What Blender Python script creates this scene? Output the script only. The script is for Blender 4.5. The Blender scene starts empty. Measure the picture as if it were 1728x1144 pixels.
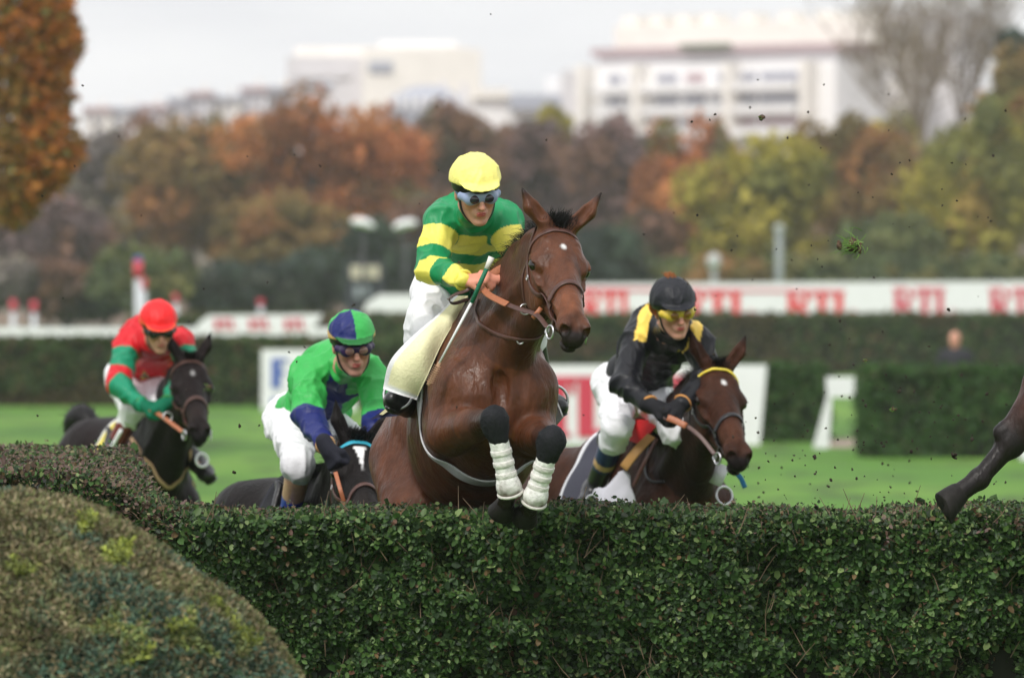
import bpy, math, random
import numpy as np
from mathutils import Vector, Matrix
random.seed(7)
RNG = np.random.default_rng(11)
SC = bpy.context.scene
COL = SC.collection
# ------------------------------------------------------------------ camera
CAM_Z = 2.5
PITCH = math.atan(82 / 9600)
cd = bpy.data.cameras.new("camera")
cam = bpy.data.objects.new("camera", cd)
COL.objects.link(cam)
cam.location = (0, 0, CAM_Z)
cam.rotation_euler = (math.pi / 2 - PITCH, 0, 0)
cd.lens = 200; cd.sensor_width = 36; cd.sensor_fit = 'HORIZONTAL'
cd.clip_start = 0.5; cd.clip_end = 6000
cd.dof.use_dof = True
cd.dof.focus_distance = 21.9
cd.dof.aperture_fstop = 3.7
SC.camera = cam
# ------------------------------------------------------------------ light, sky, exposure
SUN_EL, SUN_AZ = math.radians(48), math.radians(205)   # azimuth clockwise from +Y: behind the camera, a little to the left
world = bpy.data.worlds.new("World"); SC.world = world; world.use_nodes = True
wn, wl = world.node_tree.nodes, world.node_tree.links
for n in list(wn): wn.remove(n)
w_out = wn.new('ShaderNodeOutputWorld'); w_bg = wn.new('ShaderNodeBackground'); w_bg.inputs['Strength'].default_value = 0.1
w_sky = wn.new('ShaderNodeTexSky'); w_sky.sky_type = 'NISHITA'; w_sky.sun_disc = False
w_sky.sun_elevation = SUN_EL; w_sky.sun_rotation = SUN_AZ; w_sky.air_density = 1.0; w_sky.dust_density = 2.0
w_tc = wn.new('ShaderNodeTexCoord'); w_map = wn.new('ShaderNodeMapping'); w_map.inputs['Scale'].default_value = (1.0, 1.0, 5.0)
w_map.inputs['Location'].default_value = (0.35, 0.2, 0.1)
w_ns = wn.new('ShaderNodeTexNoise'); w_ns.inputs['Scale'].default_value = 4.0; w_ns.inputs['Detail'].default_value = 4
w_rp = wn.new('ShaderNodeValToRGB')
w_rp.color_ramp.elements[0].position = 0.35; w_rp.color_ramp.elements[0].color = (9.2, 9.3, 9.8, 1)
w_rp.color_ramp.elements[1].position = 0.62; w_rp.color_ramp.elements[1].color = (12.2, 12.2, 12.2, 1)
w_mx = wn.new('ShaderNodeMix'); w_mx.data_type = 'RGBA'; w_mx.inputs[0].default_value = 0.86
wl.new(w_tc.outputs['Generated'], w_map.inputs['Vector']); wl.new(w_map.outputs[0], w_ns.inputs['Vector'])
wl.new(w_ns.outputs['Fac'], w_rp.inputs['Fac']); wl.new(w_sky.outputs[0], w_mx.inputs[6]); wl.new(w_rp.outputs[0], w_mx.inputs[7])
# an overcast sky is brightest overhead
w_sx = wn.new('ShaderNodeSeparateXYZ'); w_g = wn.new('ShaderNodeMapRange'); w_g.inputs['From Min'].default_value = .05; w_g.inputs['From Max'].default_value = 1.0; w_g.inputs['To Min'].default_value = 1.0; w_g.inputs['To Max'].default_value = 1.15
w_mu = wn.new('ShaderNodeMix'); w_mu.data_type = 'RGBA'; w_mu.blend_type = 'MULTIPLY'; w_mu.inputs[0].default_value = 1
wl.new(w_tc.outputs['Generated'], w_sx.inputs[0]); wl.new(w_sx.outputs[2], w_g.inputs['Value']); wl.new(w_mx.outputs[2], w_mu.inputs[6]); wl.new(w_g.outputs[0], w_mu.inputs[7])
wl.new(w_mu.outputs[2], w_bg.inputs['Color']); wl.new(w_bg.outputs[0], w_out.inputs['Surface'])
sd = bpy.data.lights.new("sun", 'SUN'); sd.energy = 2.4; sd.angle = math.radians(12); sd.color = (1.0, 0.96, 0.9)
sun = bpy.data.objects.new("sun", sd); COL.objects.link(sun)
_sv = Vector((math.sin(SUN_AZ) * math.cos(SUN_EL), math.cos(SUN_AZ) * math.cos(SUN_EL), math.sin(SUN_EL)))
sun.rotation_euler = (-_sv).to_track_quat('-Z', 'Y').to_euler()
sun.location = (0, -5, 40)
SC.view_settings.view_transform = 'Standard'; SC.view_settings.look = 'None'
SC.view_settings.exposure = 0.0; SC.view_settings.gamma = 1.0
SC.cycles.use_denoising = True
SC.cycles.max_bounces = 6; SC.cycles.transparent_max_bounces = 8; SC.cycles.volume_bounces = 1
# ------------------------------------------------------------------ helpers
def P(u, v, Y):
    """world point that stands at depth Y in the direction of photo pixel (u, v)"""
    a = (u - 864) / 9600; b = (572 - v) / 9600
    c, s = math.cos(PITCH), math.sin(PITCH)
    d = np.array([a, c + b * s, b * c - s])
    return np.array([0, 0, CAM_Z]) + d * (Y / d[1])
def nrm(v):
    v = np.asarray(v, float); return v / np.linalg.norm(v)
def lin(r, g, b):
    f = lambda c: (c / 255 / 12.92) if c / 255 <= 0.04045 else ((c / 255 + 0.055) / 1.055) ** 2.4
    return (f(r), f(g), f(b))
def frame(x, zhint):
    """3x3 with columns x, y, z; z as near zhint as can be"""
    x = nrm(x); z = np.asarray(zhint, float); z = nrm(z - x * np.dot(x, z)); y = np.cross(z, x)
    return np.stack([x, y, z], 1)
def thing(name, label, cat, loc, group=None, kind=None):
    o = bpy.data.objects.new(name, None); COL.objects.link(o); o.location = tuple(float(c) for c in loc); o.empty_display_size = 0.2
    o['label'] = label; o['category'] = cat
    if group: o['group'] = group
    if kind: o['kind'] = kind
    return o
def tag(o, label=None, cat=None, group=None, kind=None):
    if label: o['label'] = label
    if cat: o['category'] = cat
    if group: o['group'] = group
    if kind: o['kind'] = kind
    return o
def wpos(o):
    p = np.array(o.location[:])
    while o.parent: o = o.parent; p = p + np.array(o.location[:])
    return p
def mk(name, V, F, mat, parent=None, smooth=True, cols=None, origin=None):
    """mesh object from arrays; V in world coordinates"""
    V = np.asarray(V, np.float32).reshape(-1, 3)
    base = wpos(parent) if parent else (np.asarray(origin, float) if origin is not None else np.zeros(3))
    me = bpy.data.meshes.new(name)
    if isinstance(F, np.ndarray):
        k = F.shape[1]; nf = len(F); flat = F.astype(np.int32).ravel()
        starts = np.arange(nf, dtype=np.int32) * k; 
    else:
        flat = np.array([i for f in F for i in f], np.int32); tot = np.array([len(f) for f in F], np.int32); nf = len(F)
        starts = np.concatenate([[0], np.cumsum(tot)[:-1]]).astype(np.int32)
    me.vertices.add(len(V)); me.vertices.foreach_set('co', (V - base).astype(np.float32).ravel())
    me.loops.add(len(flat)); me.loops.foreach_set('vertex_index', flat)
    me.polygons.add(nf); me.polygons.foreach_set('loop_start', starts)
    me.update(calc_edges=True)
    me.polygons.foreach_set('use_smooth', np.full(nf, bool(smooth)))
    if cols is not None:
        at = me.color_attributes.new('Col', 'FLOAT_COLOR', 'POINT')
        c4 = np.ones((len(V), 4), np.float32); c4[:, :3] = cols
        at.data.foreach_set('color', c4.ravel())
    if mat: me.materials.append(mat)
    o = bpy.data.objects.new(name, me); COL.objects.link(o)
    if parent: o.parent = parent
    elif origin is not None: o.location = tuple(float(c) for c in origin)
    return o
class MB:
    def __init__(s): s.V = []; s.F = []; s.C = []; s.n = 0
    def add(s, V, F, c=None):
        V = np.asarray(V, float).reshape(-1, 3)
        s.F += [tuple(int(i) + s.n for i in f) for f in F]; s.V.append(V); s.n += len(V)
        s.C.append(np.tile(np.array(c if c is not None else (1, 1, 1), float), (len(V), 1)))
        return s
    def box(s, lo, hi, R=None, o=None, c=None, taper=0):
        x0, y0, z0 = lo; x1, y1, z1 = hi
        V = np.array([[x0, y0, z0], [x1, y0, z0], [x1, y1, z0], [x0, y1, z0], [x0, y0, z1], [x1, y0, z1], [x1, y1, z1], [x0, y1, z1]], float)
        if R is not None: V = V @ np.asarray(R).T
        if o is not None: V = V + np.asarray(o)
        return s.add(V, [(0, 3, 2, 1), (4, 5, 6, 7), (0, 1, 5, 4), (1, 2, 6, 5), (2, 3, 7, 6), (3, 0, 4, 7)], c)
    def tube(s, pts, rad, seg=8, c=None, cap=True):
        pts = np.asarray(pts, float); n = len(pts); rad = np.broadcast_to(np.asarray(rad, float), (n,))
        T = np.gradient(pts, axis=0); T /= np.linalg.norm(T, axis=1)[:, None] + 1e-9
        ref = np.array([0, 0, 1.0]) if abs(T[0][2]) < .9 else np.array([1.0, 0, 0])
        A = nrm(np.cross(T[0], ref)); V = []
        for i in range(n):
            A = nrm(A - T[i] * np.dot(A, T[i])); B = np.cross(T[i], A)
            for k in range(seg):
                a = 2 * math.pi * k / seg; V.append(pts[i] + rad[i] * (math.cos(a) * A + math.sin(a) * B))
        F = [(i * seg + k, i * seg + (k + 1) % seg, (i + 1) * seg + (k + 1) % seg, (i + 1) * seg + k) for i in range(n - 1) for k in range(seg)]
        if cap: F += [tuple(range(seg - 1, -1, -1)), tuple((n - 1) * seg + k for k in range(seg))]
        return s.add(V, F, c)
    def ribbon(s, pts, nor, width, thick, c=None, closed=False):
        """flat strap: rounded-rectangle section along pts, nor = outward normals"""
        pts = np.asarray(pts, float); n = len(pts); nor = np.asarray(nor, float)
        if closed: T = np.roll(pts, -1, 0) - np.roll(pts, 1, 0)
        else: T = np.gradient(pts, axis=0)
        T /= np.linalg.norm(T, axis=1)[:, None] + 1e-9
        W = np.cross(T, nor); W /= np.linalg.norm(W, axis=1)[:, None] + 1e-9
        w = np.broadcast_to(np.asarray(width, float), (n,))[:, None] / 2
        t = thick / 2
        sec = [(-1, -.6), (-.8, -1), (.8, -1), (1, -.6), (1, .6), (.8, 1), (-.8, 1), (-1, .6)]
        V = np.stack([pts + W * w * a + nor * t * b for a, b in sec], 1).reshape(-1, 3)
        m = len(sec); F = []
        for i in range(n if closed else n - 1):
            j = (i + 1) % n
            F += [(i * m + k, i * m + (k + 1) % m, j * m + (k + 1) % m, j * m + k) for k in range(m)]
        if not closed: F += [tuple(range(m - 1, -1, -1)), tuple((n - 1) * m + k for k in range(m))]
        return s.add(V, F, c)
    def ball(s, c0, r, seg=12, rings=8, R=None, c=None):
        r = np.broadcast_to(np.asarray(r, float), (3,)); V = []
        for i in range(rings + 1):
            th = math.pi * i / rings
            for k in range(seg):
                a = 2 * math.pi * k / seg; V.append((math.sin(th) * math.cos(a) * r[0], math.sin(th) * math.sin(a) * r[1], math.cos(th) * r[2]))
        V = np.array(V)
        if R is not None: V = V @ np.asarray(R).T
        V = V + np.asarray(c0)
        F = [(i * seg + k, (i + 1) * seg + k, (i + 1) * seg + (k + 1) % seg, i * seg + (k + 1) % seg) for i in range(rings) for k in range(seg)]
        return s.add(V, F, c)
    def torus(s, c0, R, r, nrmv, seg=20, sub=6, c=None, stretch=(1, 1)):
        z = nrm(nrmv); x = nrm(np.cross(z, [0.3, 0.2, 1])); y = np.cross(z, x)
        a = np.linspace(0, 2 * math.pi, seg, endpoint=False)
        pts = np.asarray(c0) + R * (np.cos(a)[:, None] * x * stretch[0] + np.sin(a)[:, None] * y * stretch[1])
        V = []
        for i in range(seg):
            rad = nrm(pts[i] - c0)
            for k in range(sub):
                b = 2 * math.pi * k / sub; V.append(pts[i] + r * (math.cos(b) * rad + math.sin(b) * z))
        F = [(i * sub + k, ((i + 1) % seg) * sub + k, ((i + 1) % seg) * sub + (k + 1) % sub, i * sub + (k + 1) % sub) for i in range(seg) for k in range(sub)]
        return s.add(V, F, c)
    def build(s, name, mat, parent=None, smooth=True, origin=None, cols=True):
        return mk(name, np.concatenate(s.V), s.F, mat, parent, smooth, np.concatenate(s.C) if cols else None, origin)
def curve(pts, n):
    """Catmull-Rom through pts, n samples"""
    p = np.asarray(pts, float); p = np.vstack([2 * p[0] - p[1], p, 2 * p[-1] - p[-2]])
    t = np.linspace(0, len(p) - 3 - 1e-6, n); i = t.astype(int); f = (t - i)[:, None]
    a, b, c, d = p[i], p[i + 1], p[i + 2], p[i + 3]
    return 0.5 * (2 * b + (c - a) * f + (2 * a - 5 * b + 4 * c - d) * f * f + (3 * b - a - 3 * c + d) * f ** 3)
def vnoise(p, seed=0):
    """smooth value noise in [-1,1] on points (n,3)"""
    p = np.asarray(p, float); i = np.floor(p).astype(np.int64); f = p - i; f = f * f * (3 - 2 * f)
    def h(ix, iy, iz):
        n = (ix * 374761393 + iy * 668265263 + iz * 2147483647 + seed * 974634777) & 0xffffffff
        n = ((n ^ (n >> 13)) * 1274126177) & 0xffffffff
        return ((n ^ (n >> 16)) & 0xffff) / 32767.5 - 1
    r = 0
    for dx in (0, 1):
        for dy in (0, 1):
            for dz in (0, 1):
                w = (f[:, 0] if dx else 1 - f[:, 0]) * (f[:, 1] if dy else 1 - f[:, 1]) * (f[:, 2] if dz else 1 - f[:, 2])
                r = r + w * h(i[:, 0] + dx, i[:, 1] + dy, i[:, 2] + dz)
    return r
# ------------------------------------------------------------------ signed distance fields -> one continuous skin
class Field:
    def __init__(s): s.pr = []
    def cone(s, a, b, ra, rb, k=.03, tag='', flat=None, sub=False, d0=0):
        a = np.asarray(a, float); b = np.asarray(b, float); m = max(ra, rb)
        if flat is not None: fa, fs = nrm(flat[0]), flat[1]; m = m * max(1, fs)
        else: fa = None; fs = 1
        lo = np.minimum(a, b) - m; hi = np.maximum(a, b) + m; ba = b - a; L = max(np.dot(ba, ba), 1e-12)
        def f(X, a=a, ba=ba, L=L, ra=ra, rb=rb, fa=fa, fs=fs):
            q = X - a; t = np.clip(q @ ba / L, 0, 1); q = q - t[..., None] * ba
            if fa is not None: q = q + (q @ fa)[..., None] * fa * (1 / fs - 1)
            return (np.sqrt((q * q).sum(-1)) - (ra + (rb - ra) * t)) * (min(fs, 1))
        s.pr.append((f, lo, hi, k, tag, sub)); return s
    def ell(s, c, r, R=None, k=.03, tag='', sub=False):
        c = np.asarray(c, float); r = np.broadcast_to(np.asarray(r, float), (3,)); R = np.eye(3) if R is None else np.asarray(R, float)
        e = np.sqrt(((R * r) ** 2).sum(1)); lo = c - e; hi = c + e
        def f(X, c=c, r=r, R=R):
            q = (X - c) @ R; k0 = np.sqrt(((q / r) ** 2).sum(-1)); k1 = np.sqrt(((q / (r * r)) ** 2).sum(-1)) + 1e-9
            return k0 * (k0 - 1) / k1
        s.pr.append((f, lo, hi, k, tag, sub)); return s
    def chain(s, pts, rad, k=.03, tag='', flat=None):
        for i in range(len(pts) - 1): s.cone(pts[i], pts[i + 1], rad[i], rad[i + 1], k, tag, flat)
        return s
    @staticmethod
    def comb(A, d, k, sub):
        if sub:
            d = -d; h = np.maximum(k - np.abs(A - d), 0) / k; return np.maximum(A, d) + h * h * k * .25
        h = np.maximum(k - np.abs(A - d), 0) / k; return np.minimum(A, d) - h * h * k * .25
    def val(s, X):
        A = np.full(X.shape[:-1], 1e3)
        for f, lo, hi, k, t, sub in s.pr: A = s.comb(A, f(X), k, sub)
        return A
    def tags(s, X):
        best = np.full(len(X), 1e3); idx = np.zeros(len(X), int)
        for i, (f, lo, hi, k, t, sub) in enumerate(s.pr):
            if sub: continue
            d = f(X); m = d < best; best[m] = d[m]; idx[m] = i
        return np.array([p[4] for p in s.pr])[idx]
    def grad(s, X, e=.002):
        g = np.stack([s.val(X + np.eye(3)[i] * e) - s.val(X - np.eye(3)[i] * e) for i in range(3)], -1)
        return g / (np.linalg.norm(g, axis=-1, keepdims=True) + 1e-9)
    def project(s, X, off=0., it=6):
        X = np.array(X, float)
        for _ in range(it): X = X - s.grad(X) * (s.val(X) - off)[:, None]
        return X, s.grad(X)
    def cast(s, pts, rng=1.2, cy=None):
        """drop points of the photo's view onto the skin: marches along the eye rays from the front"""
        pts = np.asarray(pts, float); o = np.array([0, 0, CAM_Z]); D = pts - o; L = np.linalg.norm(D, axis=1)[:, None]; D = D / L
        t = (L - rng)[:, 0]
        for _ in range(60):
            d = s.val(o + D * t[:, None]); t = t + np.clip(d, -.02, .08) * .8
        return o + D * t[:, None]
    def mesh(s, vox, smooth=1):
        lo = np.min([p[1] for p in s.pr if not p[5]], 0) - 3 * vox; hi = np.max([p[2] for p in s.pr if not p[5]], 0) + 3 * vox
        n = np.ceil((hi - lo) / vox).astype(int) + 1
        A = np.full(tuple(n), 1.0, np.float32); ax = [lo[i] + np.arange(n[i]) * vox for i in range(3)]
        for f, plo, phi, k, t, sub in s.pr:
            m = k + 2.5 * vox
            i0 = np.maximum(np.floor((plo - m - lo) / vox).astype(int), 0); i1 = np.minimum(np.ceil((phi + m - lo) / vox).astype(int) + 1, n)
            if np.any(i1 <= i0): continue
            sl = tuple(slice(i0[j], i1[j]) for j in range(3))
            X = np.stack(np.meshgrid(*[ax[j][sl[j]] for j in range(3)], indexing='ij'), -1)
            A[sl] = s.comb(A[sl], f(X).astype(np.float32), k, sub)
        S = A < 0
        C = S[:-1, :-1, :-1].astype(np.int8)
        cnt = np.zeros_like(C)
        for dx in (0, 1):
            for dy in (0, 1):
                for dz in (0, 1): cnt += S[dx:n[0] - 1 + dx, dy:n[1] - 1 + dy, dz:n[2] - 1 + dz]
        act = (cnt > 0) & (cnt < 8)
        I = np.argwhere(act); idm = np.full(act.shape, -1, np.int32); idm[act] = np.arange(len(I))
        acc = np.zeros((len(I), 3)); num = np.zeros(len(I))
        cor = [(a, b, c) for a in (0, 1) for b in (0, 1) for c in (0, 1)]
        val = {c: A[I[:, 0] + c[0], I[:, 1] + c[1], I[:, 2] + c[2]] for c in cor}
        for c in cor:
            for j in range(3):
                if c[j]: continue
                d = list(c); d[j] = 1; d = tuple(d); va, vb = val[c], val[d]; m = (va < 0) != (vb < 0)
                t = va[m] / (va[m] - vb[m]); p = np.tile(np.array(c, float), (m.sum(), 1)); p[:, j] += t
                acc[m] += p; num[m] += 1
        V = lo + (I + acc / num[:, None]) * vox
        Fs = []
        for j in range(3):
            a, b = (j + 1) % 3, (j + 2) % 3
            s0 = [slice(None)] * 3; s1 = [slice(None)] * 3; s0[j] = slice(0, -1); s1[j] = slice(1, None)
            X0, X1 = S[tuple(s0)], S[tuple(s1)]
            for flip, M in ((False, X0 & ~X1), (True, ~X0 & X1)):
                E = np.argwhere(M); E = E[(E[:, a] > 0) & (E[:, b] > 0) & (E[:, a] < n[a] - 1) & (E[:, b] < n[b] - 1)]
                if not len(E): continue
                def g(da, db):
                    q = E.copy(); q[:, a] -= da; q[:, b] -= db; return idm[q[:, 0], q[:, 1], q[:, 2]]
                Q = np.stack([g(1, 1), g(0, 1), g(0, 0), g(1, 0)], 1)
                Fs.append(Q[:, ::-1] if flip else Q)
        F = np.concatenate(Fs)
        for _ in range(smooth):
            sm = np.zeros_like(V); ct = np.zeros(len(V))
            for x in range(4):
                y = (x + 1) % 4
                for w in range(3):
                    sm[:, w] += np.bincount(F[:, x], V[F[:, y], w], len(V)) + np.bincount(F[:, y], V[F[:, x], w], len(V))
                ct += np.bincount(F[:, x], minlength=len(V)) + np.bincount(F[:, y], minlength=len(V))
            V = V * .45 + .55 * sm / ct[:, None]
        return V, F
def vnormals(V, F):
    a = np.cross(V[F[:, 2]] - V[F[:, 0]], V[F[:, 3]] - V[F[:, 1]]); N = np.zeros_like(V)
    for x in range(4):
        for w in range(3): N[:, w] += np.bincount(F[:, x], a[:, w], len(V))
    return N / (np.linalg.norm(N, axis=1)[:, None] + 1e-12)
# ------------------------------------------------------------------ materials
def mat(name, color=(.5, .5, .5), rough=.6, spec=.5, metal=0, attr=False, noise=0., nscale=20., bump=0., bscale=60., stretch=(1, 1, 1), sheen=0, coat=0, trans=0, sss=0):
    m = bpy.data.materials.new(name); m.use_nodes = True; nt = m.node_tree; N, L = nt.nodes, nt.links
    b = N['Principled BSDF']; b.inputs['Roughness'].default_value = rough; b.inputs['Metallic'].default_value = metal
    b.inputs['Specular IOR Level'].default_value = spec
    if sheen: b.inputs['Sheen Weight'].default_value = sheen
    if coat: b.inputs['Coat Weight'].default_value = coat; b.inputs['Coat Roughness'].default_value = .15
    if sss: b.inputs['Subsurface Weight'].default_value = sss; b.inputs['Subsurface Radius'].default_value = (.01, .004, .002)
    tc = N.new('ShaderNodeTexCoord'); mp = N.new('ShaderNodeMapping'); mp.inputs['Scale'].default_value = stretch
    L.new(tc.outputs['Object'], mp.inputs['Vector'])
    if attr:
        at = N.new('ShaderNodeVertexColor'); at.layer_name = 'Col'; src = at.outputs['Color']
    else:
        rgb = N.new('ShaderNodeRGB'); rgb.outputs[0].default_value = (*color, 1); src = rgb.outputs[0]
    if noise:
        ns = N.new('ShaderNodeTexNoise'); ns.inputs['Scale'].default_value = nscale; ns.inputs['Detail'].default_value = 5; ns.inputs['Roughness'].default_value = .6
        L.new(mp.outputs[0], ns.inputs['Vector'])
        mr = N.new('ShaderNodeMapRange'); mr.inputs['From Min'].default_value = .3; mr.inputs['From Max'].default_value = .7
        mr.inputs['To Min'].default_value = 1 - noise; mr.inputs['To Max'].default_value = 1 + noise
        L.new(ns.outputs['Fac'], mr.inputs['Value'])
        mu = N.new('ShaderNodeMix'); mu.data_type = 'RGBA'; mu.blend_type = 'MULTIPLY'; mu.inputs[0].default_value = 1
        L.new(src, mu.inputs[6]); L.new(mr.outputs[0], mu.inputs[7]); src = mu.outputs[2]
    L.new(src, b.inputs['Base Color'])
    if bump:
        n2 = N.new('ShaderNodeTexNoise'); n2.inputs['Scale'].default_value = bscale; n2.inputs['Detail'].default_value = 4
        L.new(mp.outputs[0], n2.inputs['Vector'])
        bp = N.new('ShaderNodeBump'); bp.inputs['Strength'].default_value = bump; bp.inputs['Distance'].default_value = .01
        L.new(n2.outputs['Fac'], bp.inputs['Height']); L.new(bp.outputs[0], b.inputs['Normal'])
    if trans:
        o = N['Material Output']; tr = N.new('ShaderNodeBsdfTranslucent'); L.new(src, tr.inputs['Color'])
        mx = N.new('ShaderNodeMixShader'); mx.inputs[0].default_value = trans
        L.new(b.outputs[0], mx.inputs[1]); L.new(tr.outputs[0], mx.inputs[2]); L.new(mx.outputs[0], o.inputs['Surface'])
    return m
M_coat = mat('horse_coat', attr=True, rough=.40, spec=.26, noise=.34, nscale=20, bump=.6, bscale=60, stretch=(1, 1, .45))
def rough_noise(m, sc, lo, hi):
    N, L = m.node_tree.nodes, m.node_tree.links; ns = N.new('ShaderNodeTexNoise'); ns.inputs['Scale'].default_value = sc; ns.inputs['Detail'].default_value = 6
    tc = N.new('ShaderNodeTexCoord'); L.new(tc.outputs['Object'], ns.inputs['Vector']); mr = N.new('ShaderNodeMapRange'); mr.inputs['From Min'].default_value = .35; mr.inputs['From Max'].default_value = .65
    mr.inputs['To Min'].default_value = lo; mr.inputs['To Max'].default_value = hi; L.new(ns.outputs['Fac'], mr.inputs['Value']); L.new(mr.outputs[0], N['Principled BSDF'].inputs['Roughness'])
rough_noise(M_coat, 9, .27, .60)
M_coat_black = mat('black_horse_coat', attr=True, rough=.5, spec=.09, noise=.34, nscale=20, bump=.6, bscale=60, stretch=(1, 1, .45))
M_hair = mat('horse_hair', attr=True, rough=.5, spec=.25)
M_eye = mat('eye_gloss', (.012, .008, .006), rough=.06, spec=.7)
M_hoof = mat('hoof_horn', (.014, .012, .011), rough=.6, spec=.2, noise=.4, nscale=30, bump=.3)
M_leather = mat('brown_leather', (.075, .03, .022), rough=.45, noise=.25, nscale=60)
M_tan = mat('tan_leather', (.36, .12, .05), rough=.5, noise=.15, nscale=80)
M_blackleather = mat('black_leather', (.015, .014, .016), rough=.38, noise=.2, nscale=50)
M_steel = mat('polished_steel', (.62, .62, .64), rough=.38, metal=1)
M_silk = mat('race_silk', attr=True, rough=.45, spec=.3, noise=.06, nscale=30, bump=.9, bscale=17, stretch=(1, 1, .6))
M_breech = mat('white_breeches', (.80, .80, .83), rough=.7, noise=.05, nscale=9, bump=.9, bscale=16)
M_skin = mat('skin', attr=True, rough=.5, spec=.35, noise=.07, nscale=60, sss=.08)
M_shell = mat('painted_shell', attr=True, rough=.3, spec=.5)
M_cap = mat('cap_silk', attr=True, rough=.5, spec=.35, noise=.06, nscale=60, bump=.4, bscale=45)
M_cloth = mat('cloth', attr=True, rough=.8, spec=.2, noise=.06, nscale=60, bump=.3, bscale=120)
M_web = mat('grey_webbing', (.66, .66, .69), rough=.8, noise=.1, nscale=120, bump=.3, bscale=200)
M_boot = mat('boot_leather', attr=True, rough=.35, spec=.5, noise=.12, nscale=50, bump=.15)
M_wrap = mat('tendon_boot', attr=True, rough=.55, spec=.3, noise=.2, nscale=45, bump=.5, bscale=70)
M_pad = mat('black_knee_sleeve', (.012, .013, .016), rough=.7, spec=.2, noise=.3, nscale=60, bump=.5, bscale=90)
M_lens = mat('goggle_lens', attr=True, rough=.08, spec=.8)
M_frame = mat('goggle_frame', attr=True, rough=.35)
# ------------------------------------------------------------------ horses
BLACK = np.array((.0065, .0055, .006))
class Head:
    """horse head frame: origin at the poll, x down the face to the nose, z out of the forehead, y to the horse's left"""
    def __init__(s, o, x, z, sc=1.): s.o = np.asarray(o, float); s.R = frame(x, z); s.s = sc
    def p(s, x, y, z): return s.o + s.R @ np.array([x, y, z]) * s.s
    def d(s, x, y, z): return s.R @ np.array([x, y, z])
def head_field(F, H, ears):
    s = H.s; R = H.R
    def E(x, y, z, a, b, c, k=.03, tag='head', sub=False, RR=None): F.ell(H.p(x, y * 1.10, z), np.array([a, b * 1.10, c]) * s, R if RR is None else R @ RR, k * s, tag, sub)
    def C(a, b, ra, rb, k=.03, tag='head', flat=None, sub=False): F.cone(H.p(*a), H.p(*b), ra * s, rb * s, k * s, tag, None if flat is None else (H.d(*flat[0]), flat[1]), sub)
    E(.07, 0, -.075, .12, .083, .078, .03)
    C((.10, 0, -.085), (.43, 0, -.075), .088, .052, .03)
    C((.16, 0, -.045), (.50, 0, -.048), .042, .030, .03)
    for g in (1, -1):
        E(.165, g * .070, -.062, .062, .030, .034, .02)                      # orbital ridge
        E(.205, g * .080, -.100, .075, .014, .012, .02)                      # facial crest start
        C((.20, g * .080, -.108), (.37, g * .054, -.088), .011, .007, .012); C((.24, g * .078, -.12), (.46, g * .050, -.062), .0035, .003, .006); C((.30, g * .060, -.10), (.44, g * .052, -.11), .003, .003, .006)    # facial crest
        E(.155, g * .050, -.175, .125, .034, .105, .03)                      # jowl
        E(.540, g * .032, -.070, .050, .024, .038, .02, 'muzzle')
        E(.568, g * .036, -.058, .032, .018, .029, .010, 'muzzle')
        E(.586, g * .040, -.060, .022, .015, .022, .006, 'nostril', True)
        C((.11, g * .050, -.02), (.17, g * .055, -.035), .026, .018, .03)
        E(.172, g * .102, -.075, .027, .016, .020, .010, 'head', True)        # socket
        C((.146, g * .108, -.056), (.192, g * .112, -.052), .008, .007, .008)  # upper lid
        C((.155, g * .104, -.098), (.198, g * .105, -.094), .005, .005, .008)
        e0, tip = ears[0 if g < 0 else 1]                                     # ears: roll point + tip, head coordinates
        b0 = np.array([.005, g * .052, .0]); t = np.array(tip); m = b0 + (t - b0) * .45 + np.array([0, g * .012, -.004])
        C(tuple(b0), tuple(m), .030, .031, .025, 'ear'); C(tuple(m), tuple(t), .030, .004, .01, 'ear')
        ax = nrm(t - b0); op = nrm(np.array(e0)); op = nrm(op - ax * np.dot(op, ax))
        C(tuple(b0 + (t - b0) * .22 + op * .028), tuple(b0 + (t - b0) * .84 + op * .016), .022, .006, .008, 'earin', None, True)
    C((.22, 0, -.215), (.50, 0, -.128), .036, .028, .03, 'head')             # lower jaw
    E(.50, 0, -.082, .075, .043, .048, .025, 'muzzle')
    E(.585, 0, -.100, .028, .038, .036, .015, 'muzzle')
    E(.550, 0, -.148, .040, .030, .022, .008, 'muzzle')
    E(.612, 0, -.131, .062, .06, .0040, .004, 'mouth', True)
    for g in (1, -1): C((.60, g * .035, -.128), (.54, g * .056, -.118), .004, .003, .006, 'mouth', None, True)
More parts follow.
